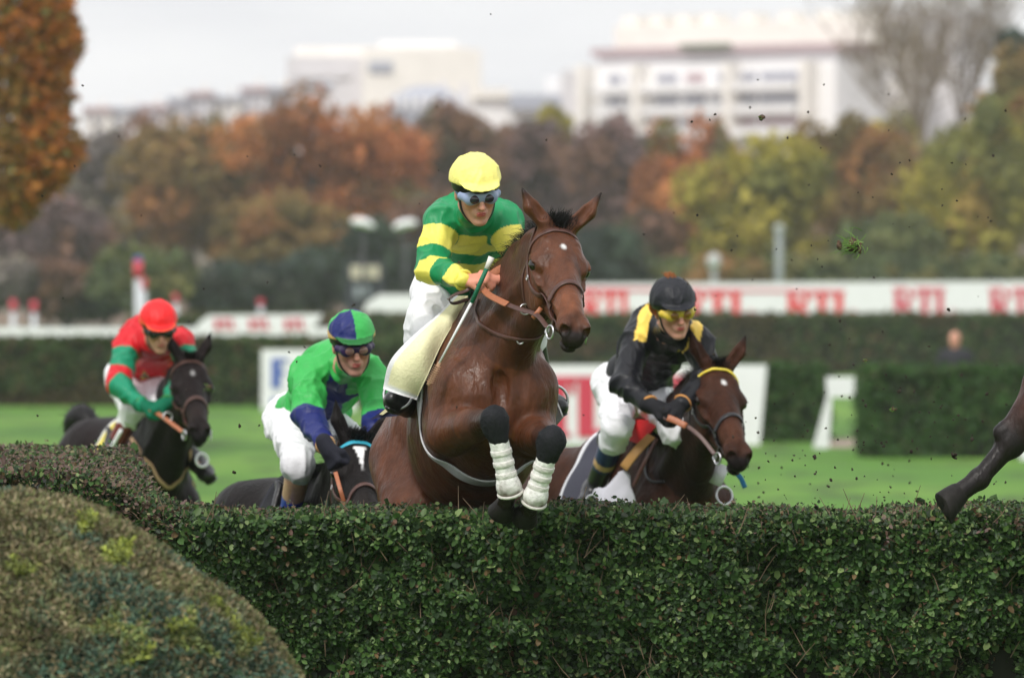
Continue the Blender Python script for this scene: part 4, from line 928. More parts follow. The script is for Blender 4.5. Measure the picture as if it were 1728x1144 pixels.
q = F4.cast([P(222, 740, 31.2), P(245, 775, 31.1), P(272, 812, 31.0), P(286, 822, 30.9), P(300, 812, 30.9), P(318, 785, 30.9), P(320, 760, 30.9)])
mb = MB(); strap(mb, F4, q, .024, .006, 50); mb.build('martingale', mat('dun_webbing', lin(176, 142, 110), .8), R4, cols=False)
rope('rein', [P(252, 690, 30.45), P(270, 700, 30.42), h4['H'].p(.49, -.078, -.125)], M_tan, R4, .022, .006)
mb = MB(); mb.torus(P(283, 703, 30.38), .024, .004, (.2, -1, .1), 18, 6); mb.build('rein_ring', M_steel, R4, cols=False)
mb = MB(); mb.torus(P(341, 776, 30.75), .036, .007, (.6, -1, .1), 24, 8); mb.build('stirrup', mat('white_alloy', (.8, .8, .82), .4), R4, cols=False)
MB().tube(curve([P(205, 725, 30.8), P(190, 752, 30.85), P(176, 775, 30.95)], 8), np.linspace(.012, .012, 8), 8).build('stirrup_leather', M_breech, R4, cols=False)
# ---- the horse leaving at the right edge
Wr_ = P(2520, 455, 21.3)
h5 = make_horse('bay_horse', 'dark bay horse leaving at the right edge, only its trailing hind leg in view', Wr_, math.radians(82), math.radians(-4), P(2720, 320, 21.2), (.75, -.1, -.6), (.5, 0, .85), (.050, .019, .013), .0075,
    legs={'HR': [P(1795, 648, 21.5), P(1706, 746, 21.45), P(1652, 808, 21.42), P(1624, 828, 21.40)], 'HL': [P(1930, 660, 21.85), P(1860, 790, 21.9), P(1830, 890, 21.95), P(1810, 910, 21.95)]}, tail=[P(1870, 420, 21.6), P(1830, 400, 21.9), P(1800, 470, 22.3), P(1790, 560, 22.4)], mane_n=300, dark_neck=.2, sc=1.13)
# ---- spectator beyond the hedges
def spectator():
    Y = 92.; root = thing('spectator', 'bald man in dark jacket standing behind the hedge at right', 'person', (P(1612, 0, Y)[0], Y, 0)); s = 1.06; k = Y / 9600
    hd = HHead(P(1611, 573, Y), (-.3, -.9, -.1), (0, 0, 1), 1.12); B = Field(); face_field(B, hd); nk = P(1612, 592, Y); B.cone(hd.p(-.01, 0, -.06), nk, .06, .065, .03, 'skin')
    pel = np.array([nk[0], Y, nk[2] - .55]); wr = dict(R=P(1626, 620, Y - .4), L=P(1640, 622, Y - .42)); sh = dict(R=nk + [-.2, 0, -.06], L=nk + [.2, 0, -.06]); el = dict(R=nk + [-.27, -.02, -.34], L=nk + [.29, -.02, -.34])
    for q in 'RL': B.cone(sh[q], el[q], .045, .04, .03, 'arm'); B.cone(el[q], wr[q], .04, .028, .03, 'arm'); hand(B, wr[q], (0, -.6, .4), (1 if q == 'R' else -1, 0, 0), (0, 0, 1), 1.)
    B.ell((nk + pel) / 2, (.16, .11, .32), None, .05, 'arm')
    for g in (-1, 1): B.cone(pel + [g * .09, 0, 0], pel + [g * .1, 0, -.45], .085, .06, .03, 'leg'); B.cone(pel + [g * .1, 0, -.45], (pel[0] + g * .11, Y, .06), .06, .04, .03, 'leg'); B.cone((pel[0] + g * .11, Y, .06), (pel[0] + g * .12, Y - .16, .04), .045, .035, .02, 'leg')
    V, Q = B.mesh(.012); tg = B.tags(V); mk('body', V, Q, M_skin, root, True, np.tile(SKIN * .9, (len(V), 1)))
    F = Field(); F.ell((nk + pel) / 2 + [0, 0, .0], (.21, .15, .36), None, .06, ''); F.cone(nk + [-.17, 0, -.07], nk + [.17, 0, -.07], .09, .09, .05, '')
    for q in 'RL': F.cone(sh[q], el[q], .075, .065, .04, ''); F.cone(el[q], el[q] + (wr[q] - el[q]) * .85, .065, .05, .04, '')
    V, Q = F.mesh(.015); mk('jacket', V, Q, mat('dark_jacket', (.018, .018, .026), .8), root)
    F = Field(); 
    for g in (-1, 1): F.cone(pel + [g * .09, 0, 0], pel + [g * .1, 0, -.45], .105, .08, .05, ''); F.cone(pel + [g * .1, 0, -.45], (pel[0] + g * .11, Y, .08), .08, .065, .03, '')
    V, Q = F.mesh(.015); mk('trousers', V, Q, mat('dark_trousers', (.03, .03, .035), .9), root)
spectator()
# ================================================================== setting
def nt_mat(name, cols, scales, rough=.9, spec=.2, bump=0., stretch=(1, 1, 1)):
    """mix of colours by noise layers: cols[0] base, then (colour, scale, lo, hi)"""
    m = bpy.data.materials.new(name); m.use_nodes = True; N, L = m.node_tree.nodes, m.node_tree.links; b = N['Principled BSDF']
    b.inputs['Roughness'].default_value = rough; b.inputs['Specular IOR Level'].default_value = spec
    tc = N.new('ShaderNodeTexCoord'); mp = N.new('ShaderNodeMapping'); mp.inputs['Scale'].default_value = stretch; L.new(tc.outputs['Object'], mp.inputs['Vector'])
    rgb = N.new('ShaderNodeRGB'); rgb.outputs[0].default_value = (*cols[0], 1); src = rgb.outputs[0]
    for (c, (sc, lo, hi)) in zip(cols[1:], scales):
        ns = N.new('ShaderNodeTexNoise'); ns.inputs['Scale'].default_value = sc; ns.inputs['Detail'].default_value = 5; L.new(mp.outputs[0], ns.inputs['Vector'])
        mr = N.new('ShaderNodeMapRange'); mr.inputs['From Min'].default_value = lo; mr.inputs['From Max'].default_value = hi; L.new(ns.outputs['Fac'], mr.inputs['Value'])
        mx = N.new('ShaderNodeMix'); mx.data_type = 'RGBA'; L.new(mr.outputs[0], mx.inputs[0]); L.new(src, mx.inputs[6]); mx.inputs[7].default_value = (*c, 1); src = mx.outputs[2]
    L.new(src, b.inputs['Base Color'])
    if bump:
        n2 = N.new('ShaderNodeTexNoise'); n2.inputs['Scale'].default_value = scales[-1][0] * 3; L.new(mp.outputs[0], n2.inputs['Vector'])
        bp = N.new('ShaderNodeBump'); bp.inputs['Strength'].default_value = bump; L.new(n2.outputs['Fac'], bp.inputs['Height']); L.new(bp.outputs[0], b.inputs['Normal'])
    return m
M_grass = nt_mat('turf', [(.092, .215, .028), (.062, .155, .022), (.14, .26, .04), (.055, .10, .025)], [(.08, .4, .6), (.35, .48, .68), (1.1, .52, .66)], bump=.3, stretch=(1, .35, 1))
M_path = nt_mat('path_gravel', [(.36, .29, .24), (.28, .22, .17)], [(2, .4, .6)])
M_hill = nt_mat('hill_scrub', [(.14, .11, .085), (.18, .11, .07), (.10, .10, .06)], [(.03, .4, .6), (.08, .5, .6)])
# ground: one sheet to the horizon that swells into the hill the far town stands on
gx = np.concatenate([np.linspace(-2500, -300, 12), np.linspace(-260, 260, 53), np.linspace(300, 2500, 12)])
gy = np.concatenate([np.linspace(-300, 0, 6), np.linspace(10, 400, 40), np.linspace(420, 1400, 50), np.linspace(1600, 5000, 6)])
GX, GY = np.meshgrid(gx, gy, indexing='ij')
def hill(x, y):
    t = np.clip((y - 380) / 330, 0, 1); return (t * t * (3 - 2 * t)) * (15 + 4 * np.sin(x * .02 + 1)) * (y < 5000)
GZ = hill(GX, GY)
I = np.arange(GX.size).reshape(GX.shape); Fq = np.stack([I[:-1, :-1], I[1:, :-1], I[1:, 1:], I[:-1, 1:]], -1).reshape(-1, 4)
PT = np.stack([GX, GY, GZ], -1).reshape(-1, 3); fy = PT[Fq[:, 0], 1]; hf = mk('hill', PT, Fq[fy >= 250], M_hill, None, True); tag(hf, kind='structure')
gnd = mk('ground', PT, Fq[fy < 250], M_grass, None, True); tag(gnd, kind='structure'); gnd['label'] = 'mown green turf of the racecourse'
def path_sheet(name, x0, x1, y0, y1, z, m):
    o = mk(name, [(x0, y0, z), (x1, y0, z), (x1, y1, z), (x0, y1, z)], [(0, 1, 2, 3)], m); tag(o, kind='structure'); return o
path_sheet('path', 5.0, 60, 90.6, 96, .006, M_path)
# ---------------------------------------------------------------- leaves
def leaves(pos, nor, size, cols, rg, aspect=.55, fold=.18, tilt=.8, blade=False):
    n = len(pos); N = nor + rg.normal(size=(n, 3)) * tilt; N /= np.linalg.norm(N, axis=1)[:, None]
    A = np.cross(N, rg.normal(size=(n, 3))); A /= np.linalg.norm(A, axis=1)[:, None] + 1e-9; B = np.cross(N, A)
    sz = (size * (.65 + .7 * rg.random(n)))[:, None]; w = sz * aspect * .5
    if blade:
        V = np.stack([pos - B * w, pos + B * w, pos + A * sz + B * w * .3, pos + A * sz - B * w * .3], 1).reshape(-1, 3)
        F = (np.arange(n) * 4)[:, None] + np.arange(4); return V, F, np.repeat(cols, 4, 0)
    V = np.stack([pos, pos + A * sz * .32 + B * w + N * sz * fold * .5, pos + A * sz * .72 + B * w * .8 + N * sz * fold * .4, pos + A * sz,
                  pos + A * sz * .72 - B * w * .8 + N * sz * fold * .4, pos + A * sz * .32 - B * w + N * sz * fold * .5], 1).reshape(-1, 3)
    b = (np.arange(n) * 6)[:, None]; F = np.concatenate([b + np.array([0, 1, 2, 3]), b + np.array([0, 3, 4, 5])])
    return V, F, np.repeat(cols, 6, 0)
M_leaf = mat('leaf', attr=True, rough=.48, spec=.28, trans=.22)
M_needle = mat('fine_leaf', attr=True, rough=.6, spec=.3, trans=.15)
M_far = mat('far_leaf', attr=True, rough=.7, spec=.2, trans=.35)
M_twig = mat('twig', (.17, .115, .075), rough=.85, noise=.4, nscale=20)
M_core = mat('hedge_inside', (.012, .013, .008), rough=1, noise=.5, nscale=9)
M_bark = mat('bark', (.075, .058, .045), rough=.95, noise=.4, nscale=2)
def pick(rg, n, table):
    pr = np.array([t[1] for t in table], float); pr /= pr.sum(); k = rg.choice(len(table), n, p=pr)
    c = np.array([t[0] for t in table], float)[k]; return c * (.75 + .5 * rg.random((n, 1)))
# ---------------------------------------------------------------- the near hedge
rg = np.random.default_rng(3)
def sstep(x, a, b): t = np.clip((x - a) / (b - a), 0, 1); return t * t * (3 - 2 * t)
def top_z(x, y=0):
    return 1.635 + .165 * (1 - sstep(x, -1.74, -1.28)) + .012 * np.sin(x * 3.1 + 1) + .008 * np.sin(x * 7.7)
def far_y(x): return 22.95 + 2.3 * (1 - sstep(x, -1.72, -1.36))
YN = 21.9
def near_y(x, z): return YN + .30 * np.clip(1.55 - z, 0, .8) + .03 * np.sin(x * 2.3 + z * 3) + .02 * np.sin(x * 6.1 - z * 5)  # face leans inward below, shaped to leave its lower part in shade
XL, XR = -3.4, 3.6
hedge = thing('hedge', 'clipped dark green leafy hedge fence that the horses jump, nearest across the photo', 'hedge', (0, 22.4, 0))
# core
xs = np.linspace(XL, XR, 60); prof = []
for x in xs:
    zt = top_z(x) - .10; prof.append([(x, YN + .46, 0), (x, YN + .17, zt - .05), (x, YN + .2, zt), (x, far_y(x) - .15, zt), (x, far_y(x) - .1, zt - .06), (x, far_y(x) - .1, 0)])
Vc = np.array(prof).reshape(-1, 3); I = np.arange(len(Vc)).reshape(len(xs), 6); Fq = np.stack([I[:-1, :-1], I[1:, :-1], I[1:, 1:], I[:-1, 1:]], -1).reshape(-1, 4)
Fl = [tuple(q) for q in Fq] + [tuple(I[0]), tuple(I[-1][::-1])]
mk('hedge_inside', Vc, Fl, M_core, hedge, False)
GT = [((.030, .066, .018), 5), ((.046, .098, .024), 5), ((.080, .140, .038), 3), ((.16, .22, .08), 1.3), ((.016, .034, .012), 5), ((.13, .085, .04), .6), ((.09, .045, .028), .3)]
def front(n, z0, z1, x0=-2.7, x1=2.7):
    x = rg.uniform(x0, x1, n); z = z0 + (top_z(x) - z0) * rg.random(n) if z1 is None else rg.uniform(z0, z1, n)
    hole = vnoise(np.stack([x * 4.0, z * 4.0, np.zeros(n)], 1), 5) * .5 + vnoise(np.stack([x * 11, z * 11, np.zeros(n)], 1), 6) * .65
    dpt = rg.exponential(.035, n) + np.clip(hole, 0, 1) * .17 - .02 * rg.random(n)
    keep = rg.random(n) > np.clip(hole * 1.15, 0, .75); p = np.stack([x, near_y(x, z) + dpt, z], 1)[keep]
    nr = np.tile((0, -1., .55), (len(p), 1)); return p, nr
def topl(n, x0=-2.7, x1=2.7):
    x = rg.uniform(x0, x1, n); y = YN + (far_y(x) - YN) * rg.random(n) ** 1.0; z = top_z(x) - rg.exponential(.018, n) + .016 * vnoise(np.stack([x * 9, y * 9, np.zeros(n)], 1), 8) + (rg.random(n) < .03) * rg.random(n) * .035
    e = np.minimum(y - YN, far_y(x) - y); z -= .06 * np.clip(1 - e / .09, 0, 1) ** 2
    return np.stack([x, y, z], 1), np.tile((0, -.25, 1.), (n, 1))
p1, n1 = front(185000, .88, None); p3, n3 = front(45000, .85, None); p3[:, 1] = np.maximum(p3[:, 1], near_y(p3[:, 0], p3[:, 2]) + .06 + .05 * rg.random(len(p3))); p1 = np.concatenate([p1, p3]); n1 = np.concatenate([n1, n3])
x_ = rg.uniform(-2.7, 2.7, 30000); z_ = rg.uniform(.85, 1.6, 30000); p4 = np.stack([x_, near_y(x_, z_) + .10 + .03 * rg.random(30000), z_], 1); p1 = np.concatenate([p1, p4]); n1 = np.concatenate([n1, np.tile((0, -1., .4), (30000, 1))])
p2, n2 = topl(70000)
c1 = pick(rg, len(p1), GT); hgt = (top_z(p1[:, 0]) - p1[:, 2])
c1 *= (1 + .35 * vnoise(np.stack([p1[:, 0] * 2.2, p1[:, 2] * 2.2, np.zeros(len(p1))], 1), 12))[:, None]
c2 = pick(rg, len(p2), GT)
# clipped top: browned tips and cut twigs, most of all on the raised left shoulder
br = np.clip(.30 + .5 * vnoise(p2 * np.array([3, 3, 0]), 15) + .75 * (1 - sstep(p2[:, 0], -1.6, -1.15)), 0, 1); bm = rg.random(len(p2)) < br * .55
c2[bm] = pick(rg, bm.sum(), [((.16, .12, .075), 2), ((.12, .075, .055), 3), ((.20, .19, .09), 1), ((.14, .09, .08), 2)])
bl = (p1[:, 0] < -1.3) & (rg.random(len(p1)) < .35 * np.clip(1 - hgt / .25, 0, 1)); c1[bl] = pick(rg, bl.sum(), [((.15, .10, .07), 2), ((.10, .06, .045), 3)])
V1, Fa, C1 = leaves(p1, n1, np.where(rg.random(len(p1)) < .12, .034, .0235), c1, rg, .62, .15, .75); V2, Fb, C2 = leaves(p2, n2, np.full(len(p2), .019), c2, rg, .6, .15, .8)
mk('foliage', np.concatenate([V1, V2]), np.concatenate([Fa, Fb + len(V1)]), M_leaf, hedge, True, np.concatenate([C1, C2]))
# coarser leaves outside the frame
n = 26000; x = np.where(rg.random(n) < .5, rg.uniform(XL, XR, n), rg.choice([-1, 1], n) * rg.uniform(2.7, 3.5, n)); x = np.clip(x, XL, XR); z = rg.random(n) * np.where(np.abs(x) > 2.6, top_z(x), .9); y = near_y(x, z) + rg.exponential(.04, n)
yb = far_y(x) - rg.exponential(.03, n); bk = rg.random(n) < .4; zb = rg.random(n) * top_z(x); p = np.stack([x, np.where(bk, yb, y), np.where(bk, zb, z)], 1)
V, F, C = leaves(p, np.where(bk[:, None], (0, 1., .3), (0, -1., .3)), np.full(n, .05), pick(rg, n, GT), rg, .65); mk('outer_foliage', V, F, M_leaf, hedge, True, C)
# twigs
mb = MB()
for i in range(520):
    x = rg.uniform(-2.2, 2.3); z = rg.uniform(.95, 1.6); y = near_y(x, z) + rg.uniform(-.01, .06); d = nrm([rg.normal(0, .55), rg.normal(-.05, .2), 1]) * rg.uniform(.05, .20)
    q = np.array([x, y, z]); mb.tube([q, q + d * .5 + rg.normal(0, .006, 3), q + d], [.0022, .0018, .001], 4, c=None, cap=False)
for i in range(900):
    x = rg.uniform(-2.2, 2.3); y = rg.uniform(YN, far_y(x)); z = top_z(x) - .03; q = np.array([x, y, z]); mb.tube([q, q + np.array([rg.normal(0, .01), rg.normal(0, .01), rg.uniform(.03, .055)])], [.0018, .001], 4, cap=False)
for a in ([(1300, 972), (1240, 1035), (1200, 1080), (1150, 1144)], [(1180, 1110), (1150, 1144), (1110, 1190)], [(1282, 950), (1262, 1012), (1240, 1036)], [(1142, 900), (1137, 940), (1133, 975)], [(1450, 985), (1420, 1010), (1395, 1020)], [(930, 1060), (960, 1050), (985, 1030)]):
    q = np.array([P(u, v, YN + .05 + (v - 870) / 440 * .28) for u, v in a]); mb.tube(curve(q, 14), np.linspace(.0022, .0045, 14), 6)
mb.build('twig', M_twig, hedge, cols=False)['kind'] = 'stuff'
# right side: tall sprigs
# ---------------------------------------------------------------- clipped bush in the left corner
bush = thing('clipped_bush', 'rounded clipped bush with olive and yellow-green patches, bottom left corner before the hedge', 'bush', (-1.58, 18.0, 0))
BC = P(-60, 1330, 18.0); RX, RY, RZ = 1.18, 1.05, .9525
def dome(n, sh=1.0):
    u = rg.random(n) * 2 * math.pi; w = rg.random(n) ** .8; zz = w; r = np.sqrt(1 - np.clip(zz, 0, 1) ** 2); return np.stack([r * np.cos(u), r * np.sin(u), zz], 1)
F = Field(); F.ell(BC, np.array([RX, RY, RZ]) * .87, None, .02, ''); F.ell((BC[0], BC[1], .50), (RX * .86, RY * .86, .55), None, .1, '')
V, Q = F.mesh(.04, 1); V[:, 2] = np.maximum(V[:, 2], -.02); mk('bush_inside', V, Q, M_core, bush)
n = 270000; d = dome(n); d = d[(d[:, 1] < .25)]; n = len(d)
d = d * ((np.hypot(d[:, 0], d[:, 1]) ** 1.75 + np.abs(d[:, 2]) ** 1.75) ** (-1 / 1.75))[:, None]; lump = 1 + .028 * vnoise(d * 3.2, 2) + .018 * vnoise(d * 8, 3); pos = BC + d * np.array([RX, RY, RZ]) * lump[:, None] - d * rg.exponential(.012, n)[:, None]
nor = d / np.array([RX, RY, RZ]); nor /= np.linalg.norm(nor, axis=1)[:, None]
s1 = vnoise(pos * 3.1, 31) * .65 + vnoise(pos * 7.5, 32) * .35; s2 = vnoise(pos * 4.2 + 9, 34) * .6 + vnoise(pos * 12, 35) * .4
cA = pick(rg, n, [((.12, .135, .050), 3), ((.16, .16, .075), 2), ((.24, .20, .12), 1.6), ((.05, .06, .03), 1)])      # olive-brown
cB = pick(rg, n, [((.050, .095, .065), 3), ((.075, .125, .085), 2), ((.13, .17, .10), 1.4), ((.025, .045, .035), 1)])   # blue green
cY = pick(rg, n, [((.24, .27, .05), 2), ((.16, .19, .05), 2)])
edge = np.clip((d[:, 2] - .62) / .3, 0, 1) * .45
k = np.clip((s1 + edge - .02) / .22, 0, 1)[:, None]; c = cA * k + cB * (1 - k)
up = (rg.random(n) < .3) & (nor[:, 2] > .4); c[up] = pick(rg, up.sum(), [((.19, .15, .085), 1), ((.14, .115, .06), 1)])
yk = np.zeros(n, bool)
for u_, v_, r_ in ((180, 945, 24), (190, 1068, 42), (330, 1070, 48), (392, 1092, 36), (225, 1112, 30), (30, 960, 22), (120, 900, 16)):
    q_ = P(u_, v_, 17.2); yk |= np.hypot(pos[:, 0] - q_[0], (pos[:, 2] - q_[2]) * 1.3) < r_ * .0018 * (1 + .5 * vnoise(pos * 14, 77))
ym = yk & (s2 > -.25); c[ym] = cY[ym] * .5 + c[ym] * .5; y2 = yk & (s2 > .0) & (rg.random(n) < .85); c[y2] = cY[y2]
c *= (1 + .55 * vnoise(pos * 22, 41) + .25 * vnoise(pos * 50, 42))[:, None].clip(.3, 2) * 1.25
pos[y2] += nor[y2] * (rg.random(y2.sum()) * .03)[:, None]
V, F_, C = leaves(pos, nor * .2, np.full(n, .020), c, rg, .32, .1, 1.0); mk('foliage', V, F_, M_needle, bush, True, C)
# ---------------------------------------------------------------- hedges on the far side of the turf
def box_hedge(name, label, u0, u1, v0, v1, Y, depth, table, nleaf, lsz=.14, group=None, slope=0, extend=(0, 0)):
    a, b = P(u0, v0, Y), P(u1, v1, Y); x0, x1 = a[0] - extend[0], b[0] + extend[1]; zt = a[2]; zb = min(b[2], 0)
    r = np.random.default_rng(int(abs(u0) * 7 + Y)); root = thing(name, label, 'hedge', ((x0 + x1) / 2, Y + depth / 2, 0), group)
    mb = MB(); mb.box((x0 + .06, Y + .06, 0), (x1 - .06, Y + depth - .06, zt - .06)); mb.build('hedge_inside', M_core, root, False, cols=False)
    ar = [(x1 - x0) * zt, (x1 - x0) * depth, depth * zt * 2]; nn = (np.array(ar) / sum(ar) * nleaf).astype(int)
    ps = []; ns = []
    x = r.uniform(x0, x1, nn[0]); z = r.uniform(0, zt, nn[0]); lump = .09 * vnoise(np.stack([x, z, x * 0], 1) * 1.7, 3); ps.append(np.stack([x, Y + lump + r.exponential(.03, nn[0]), z], 1)); ns.append(np.tile((0, -1., .3), (nn[0], 1)))
    x = r.uniform(x0, x1, nn[1]); y = r.uniform(Y, Y + depth, nn[1]); ps.append(np.stack([x, y, zt + .05 * vnoise(np.stack([x, y, x * 0], 1) * 1.5, 4) - r.exponential(.02, nn[1])], 1)); ns.append(np.tile((0, 0, 1.), (nn[1], 1)))
    y = r.uniform(Y, Y + depth, nn[2]); z = r.uniform(0, zt, nn[2]); sx = r.choice([0, 1], nn[2]); ps.append(np.stack([np.where(sx, x1, x0) + .04 * r.normal(size=nn[2]), y, z], 1)); ns.append(np.stack([sx * 2. - 1, y * 0, y * 0 + .2], 1))
    p = np.concatenate(ps); nr = np.concatenate(ns); c = pick(r, len(p), table); s = vnoise(p * np.array([.55, .55, 1.2]), 17)
    t2 = np.array((.12, .07, .045)); c = np.where((s > .25)[:, None] & (table is HG), c * .45 + t2 * .55 * (.7 + .6 * r.random((len(p), 1))), c)
    V, F, C = leaves(p, nr, np.full(len(p), lsz), c, r, .7, .15, .7); mk('foliage', V, F, M_far, root, True, C); return root
HG = [((.055, .095, .032), 4), ((.075, .12, .04), 3), ((.11, .13, .05), 1.5), ((.15, .10, .06), 1.2), ((.035, .06, .025), 2)]
HG2 = [((.048, .105, .030), 4), ((.062, .135, .034), 3), ((.035, .07, .024), 2), ((.09, .11, .045), 1)]
box_hedge('hedge', 'long low brown-green hedge behind the rider in red, before the white rail', -60, 700, 577, 684, 123, 2.4, HG, 26000, .15, extend=(6, 0))
box_hedge('hedge', 'low green hedge block between the lettered board and the white trestle', 1150, 1392, 622, 750, 94, 2.2, HG2, 9000, .13)
box_hedge('hedge', 'dark green hedge block at right whose foot nearly meets the trailing hoof', 1466, 1760, 628, 768, 85, 2.0, HG2, 14000, .12, extend=(0, 3))
box_hedge('hedge', 'long farthest hedge running below the red and white banner', 560, 1760, 536, 620, 170, 3, HG, 26000, .2, extend=(6, 8))
# ---------------------------------------------------------------- boards, rails, posts
M_white = mat('white_paint', (.82, .82, .84), rough=.5, noise=.04, nscale=3)
M_redp = mat('red_paint', (.72, .008, .015), rough=.5)
M_pink = mat('faded_red_paint', (.60, .045, .085), rough=.5)
M_bluep = mat('blue_paint', (.06, .12, .42), rough=.5)
def letters(word, origin, h, mtl, parent, thick=.02, bold=.26, gap=.12, wid=.62, serif=True, dirx=(1, 0, 0)):
    """slab letters in boxes and arcs, face toward the camera"""
    dx = nrm(dirx); x = 0.
    R3 = np.stack([dx, np.cross([0, 0, 1.], dx) * 1., [0, 0, 1.]], 1)
    for ch in word:
        mb = MB(); w = h * wid; b = h * bold; tz = h * .13; O = np.asarray(origin) + dx * x
        B = lambda x0, z0, x1, z1, e=0: mb.box((x0, -thick - e, z0), (x1, 0, z1), R3, O)
        def arc(cx, cz, r0, r1, a0, a1, sx=1., e=0):
            t = np.linspace(a0, a1, 14); V = []; 
            for q in t:
                for rr in (r0, r1):
                    for yy in (0, -thick - e): V.append(O + R3 @ np.array([cx + sx * rr * math.cos(q), yy, cz + rr * math.sin(q)]))
            F = []
            for i in range(13):
                k = i * 4; F += [(k + 1, k + 3, k + 7, k + 5), (k, k + 1, k + 5, k + 4), (k + 2, k + 6, k + 7, k + 3)]
            mb.add(V, F)
        if ch == 'R':
            B(0, 0, b, h); arc(w * .48, h * .72, h * .28 - tz, h * .28, -math.pi / 2, math.pi / 2, w * .54 / (h * .28)); B(b, h - tz, w * .5, h, .001); B(b, h * .44, w * .5, h * .44 + tz, .001)
            V = [(w * .42, 0, h * .46), (w * .42 + b, 0, h * .46), (w + b * .12, 0, 0), (w - b * .88, 0, 0)]; V = [O + R3 @ np.array([a, yy, c]) for yy in (-thick - .002, 0) for a, _, c in V]
            mb.add(V, [(0, 1, 2, 3), (7, 6, 5, 4), (0, 4, 5, 1), (1, 5, 6, 2), (2, 6, 7, 3), (3, 7, 4, 0)])
            if serif: B(-b * .3, 0, b * 1.3, tz * .6, .002); B(-b * .3, h - tz * .6, b, h, .002)
        elif ch == 'T':
            B(w / 2 - b / 2, 0, w / 2 + b / 2, h - tz); B(0, h - tz, w, h); 
            if serif: B(w / 2 - b * .8, 0, w / 2 + b * .8, tz * .6, .002); B(0, h * .72, b * .35, h - tz, 0); B(w - b * .35, h * .72, w, h - tz, 0)
        elif ch == 'L':
            B(0, 0, b, h); B(b, 0, w * .92, tz); 
            if serif: B(-b * .3, h - tz * .6, b * 1.3, h, .002); B(w * .92 - b * .35, tz, w * .92, h * .28, 0)
        elif ch == 'F':
            B(0, 0, b, h); B(b, h - tz, w, h); B(b, h * .48, w * .8, h * .48 + tz)
        elif ch == 'I': B(0, 0, b, h); w = b
        elif ch == 'S': B(0, 0, w, tz); B(0, h - tz, w, h); B(0, h * .45, w, h * .45 + tz); B(0, h * .45 + tz, b * .8, h - tz, -.001); B(w - b * .8, tz, w, h * .45, -.001)
        mb.build('letter', mtl, parent, False, cols=False); x += w + h * gap
    return x
def board(name, label, u0, u1, v0, v1, Y, cat='board', skewu=0, thick=.08, group=None, leg=True):
    a, b = P(u0, v0, Y), P(u1, v1, Y); root = thing(name, label, cat, ((a[0] + b[0]) / 2, Y, max(0, b[2] - .3) if not leg else 0), group); sk = skewu * Y / 9600
    V = [(a[0], Y, b[2]), (b[0] - sk, Y, b[2]), (b[0], Y, a[2]), (a[0], Y, a[2])]; V = V + [(x, y + thick, z) for x, y, z in V]
    mk('panel', V, [(0, 1, 2, 3), (7, 6, 5, 4), (0, 4, 5, 1), (1, 5, 6, 2), (2, 6, 7, 3), (3, 7, 4, 0)], M_white, root, False)
    return root, a, b
br_, a, b = board('advertising_board', 'white board with big faded red letters standing on the turf behind the leaping horse', 845, 1294, 616, 752, 92, skewu=12)
pxm = 92 / 9600
letters('RTL', (P(853, 0, 92)[0], 91.99, P(0, 737, 92)[2]), 102 * pxm, M_pink, br_, .02, .26, .06, .54)
letters('RTL', (P(1066, 0, 92)[0], 91.99, P(0, 737, 92)[2]), 102 * pxm, M_pink, br_, .02, .26, .06, .54)
for u in (860, 1060, 1270): MB().box((P(u, 0, 92)[0], 92.08, 0), (P(u, 0, 92)[0] + .08, 92.16, 1.0)).build('leg', M_white, br_, False, cols=False)
bl_, a, b = board('advertising_board', 'white board with blue lettering behind the rider in bright green', 441, 600, 590, 700, 118)
pxm = 118 / 9600
letters('F', (P(458, 0, 118)[0], 117.99, P(0, 655, 118)[2]), 50 * pxm, M_bluep, bl_, .02, .3, .1, .55, False); letters('IS', (P(490, 0, 118)[0], 117.99, P(0, 655, 118)[2]), 30 * pxm, mat('pale_blue_paint', (.45, .52, .68), .5), bl_, .02, .26, .2, .6, False)
letters('L', (P(458, 0, 118)[0], 117.99, P(0, 690, 118)[2]), 20 * pxm, M_bluep, bl_, .02, .35, .1, .8, False)
for u in (450, 560): MB().box((P(u, 0, 118)[0], 118.08, 0), (P(u, 0, 118)[0] + .08, 118.16, .9)).build('leg', M_white, bl_, False, cols=False)
# long banner on the right
Yb = 190; pxm = Yb / 9600
bn = thing('banner', 'long white banner with red lettering strung along the rail at right', 'banner', (P(1250, 0, Yb)[0], Yb, 0))
def poly_prism(name, pts, Y, th, m, parent):
    V = [P(u, v, Y) for u, v in pts]; V = [(x, Y, z) for x, y, z in V] + [(x, Y + th, z) for x, y, z in V]; n = len(pts)
    return mk(name, V, [tuple(range(n)), tuple(range(2 * n - 1, n - 1, -1))] + [(i, i + n, (i + 1) % n + n, (i + 1) % n) for i in range(n)], m, parent, False)
poly_prism('panel', [(612, 532), (1800, 541), (1800, 474), (990, 479), (720, 497), (640, 497), (618, 512)][::-1], Yb, .05, M_white, bn)
poly_prism('red_band', [(985, 486), (1425, 490), (1425, 494), (985, 491)], Yb - .03, .02, M_pink, bn)
for u0, w, m, hh in ((985, 96, M_redp, 46), (1150, 130, M_redp, 46), (1330, 122, M_redp, 46), (1510, 108, M_pink, 50), (1672, 108, M_pink, 50)):
    h = hh * pxm; z = P(0, 536, Yb)[2]; wd = (w * pxm / 3) / h * .86; letters('RTL', (P(u0, 0, Yb)[0], Yb - .005, z), h, m, bn, .02, .26 * wd * 1.4, wd * .14, wd)
for u in range(640, 1800, 90): MB().box((P(u, 0, Yb)[0], Yb + .05, 0), (P(u, 0, Yb)[0] + .12, Yb + .17, P(0, 538, Yb)[2])).build('post', M_white, bn, False, cols=False)
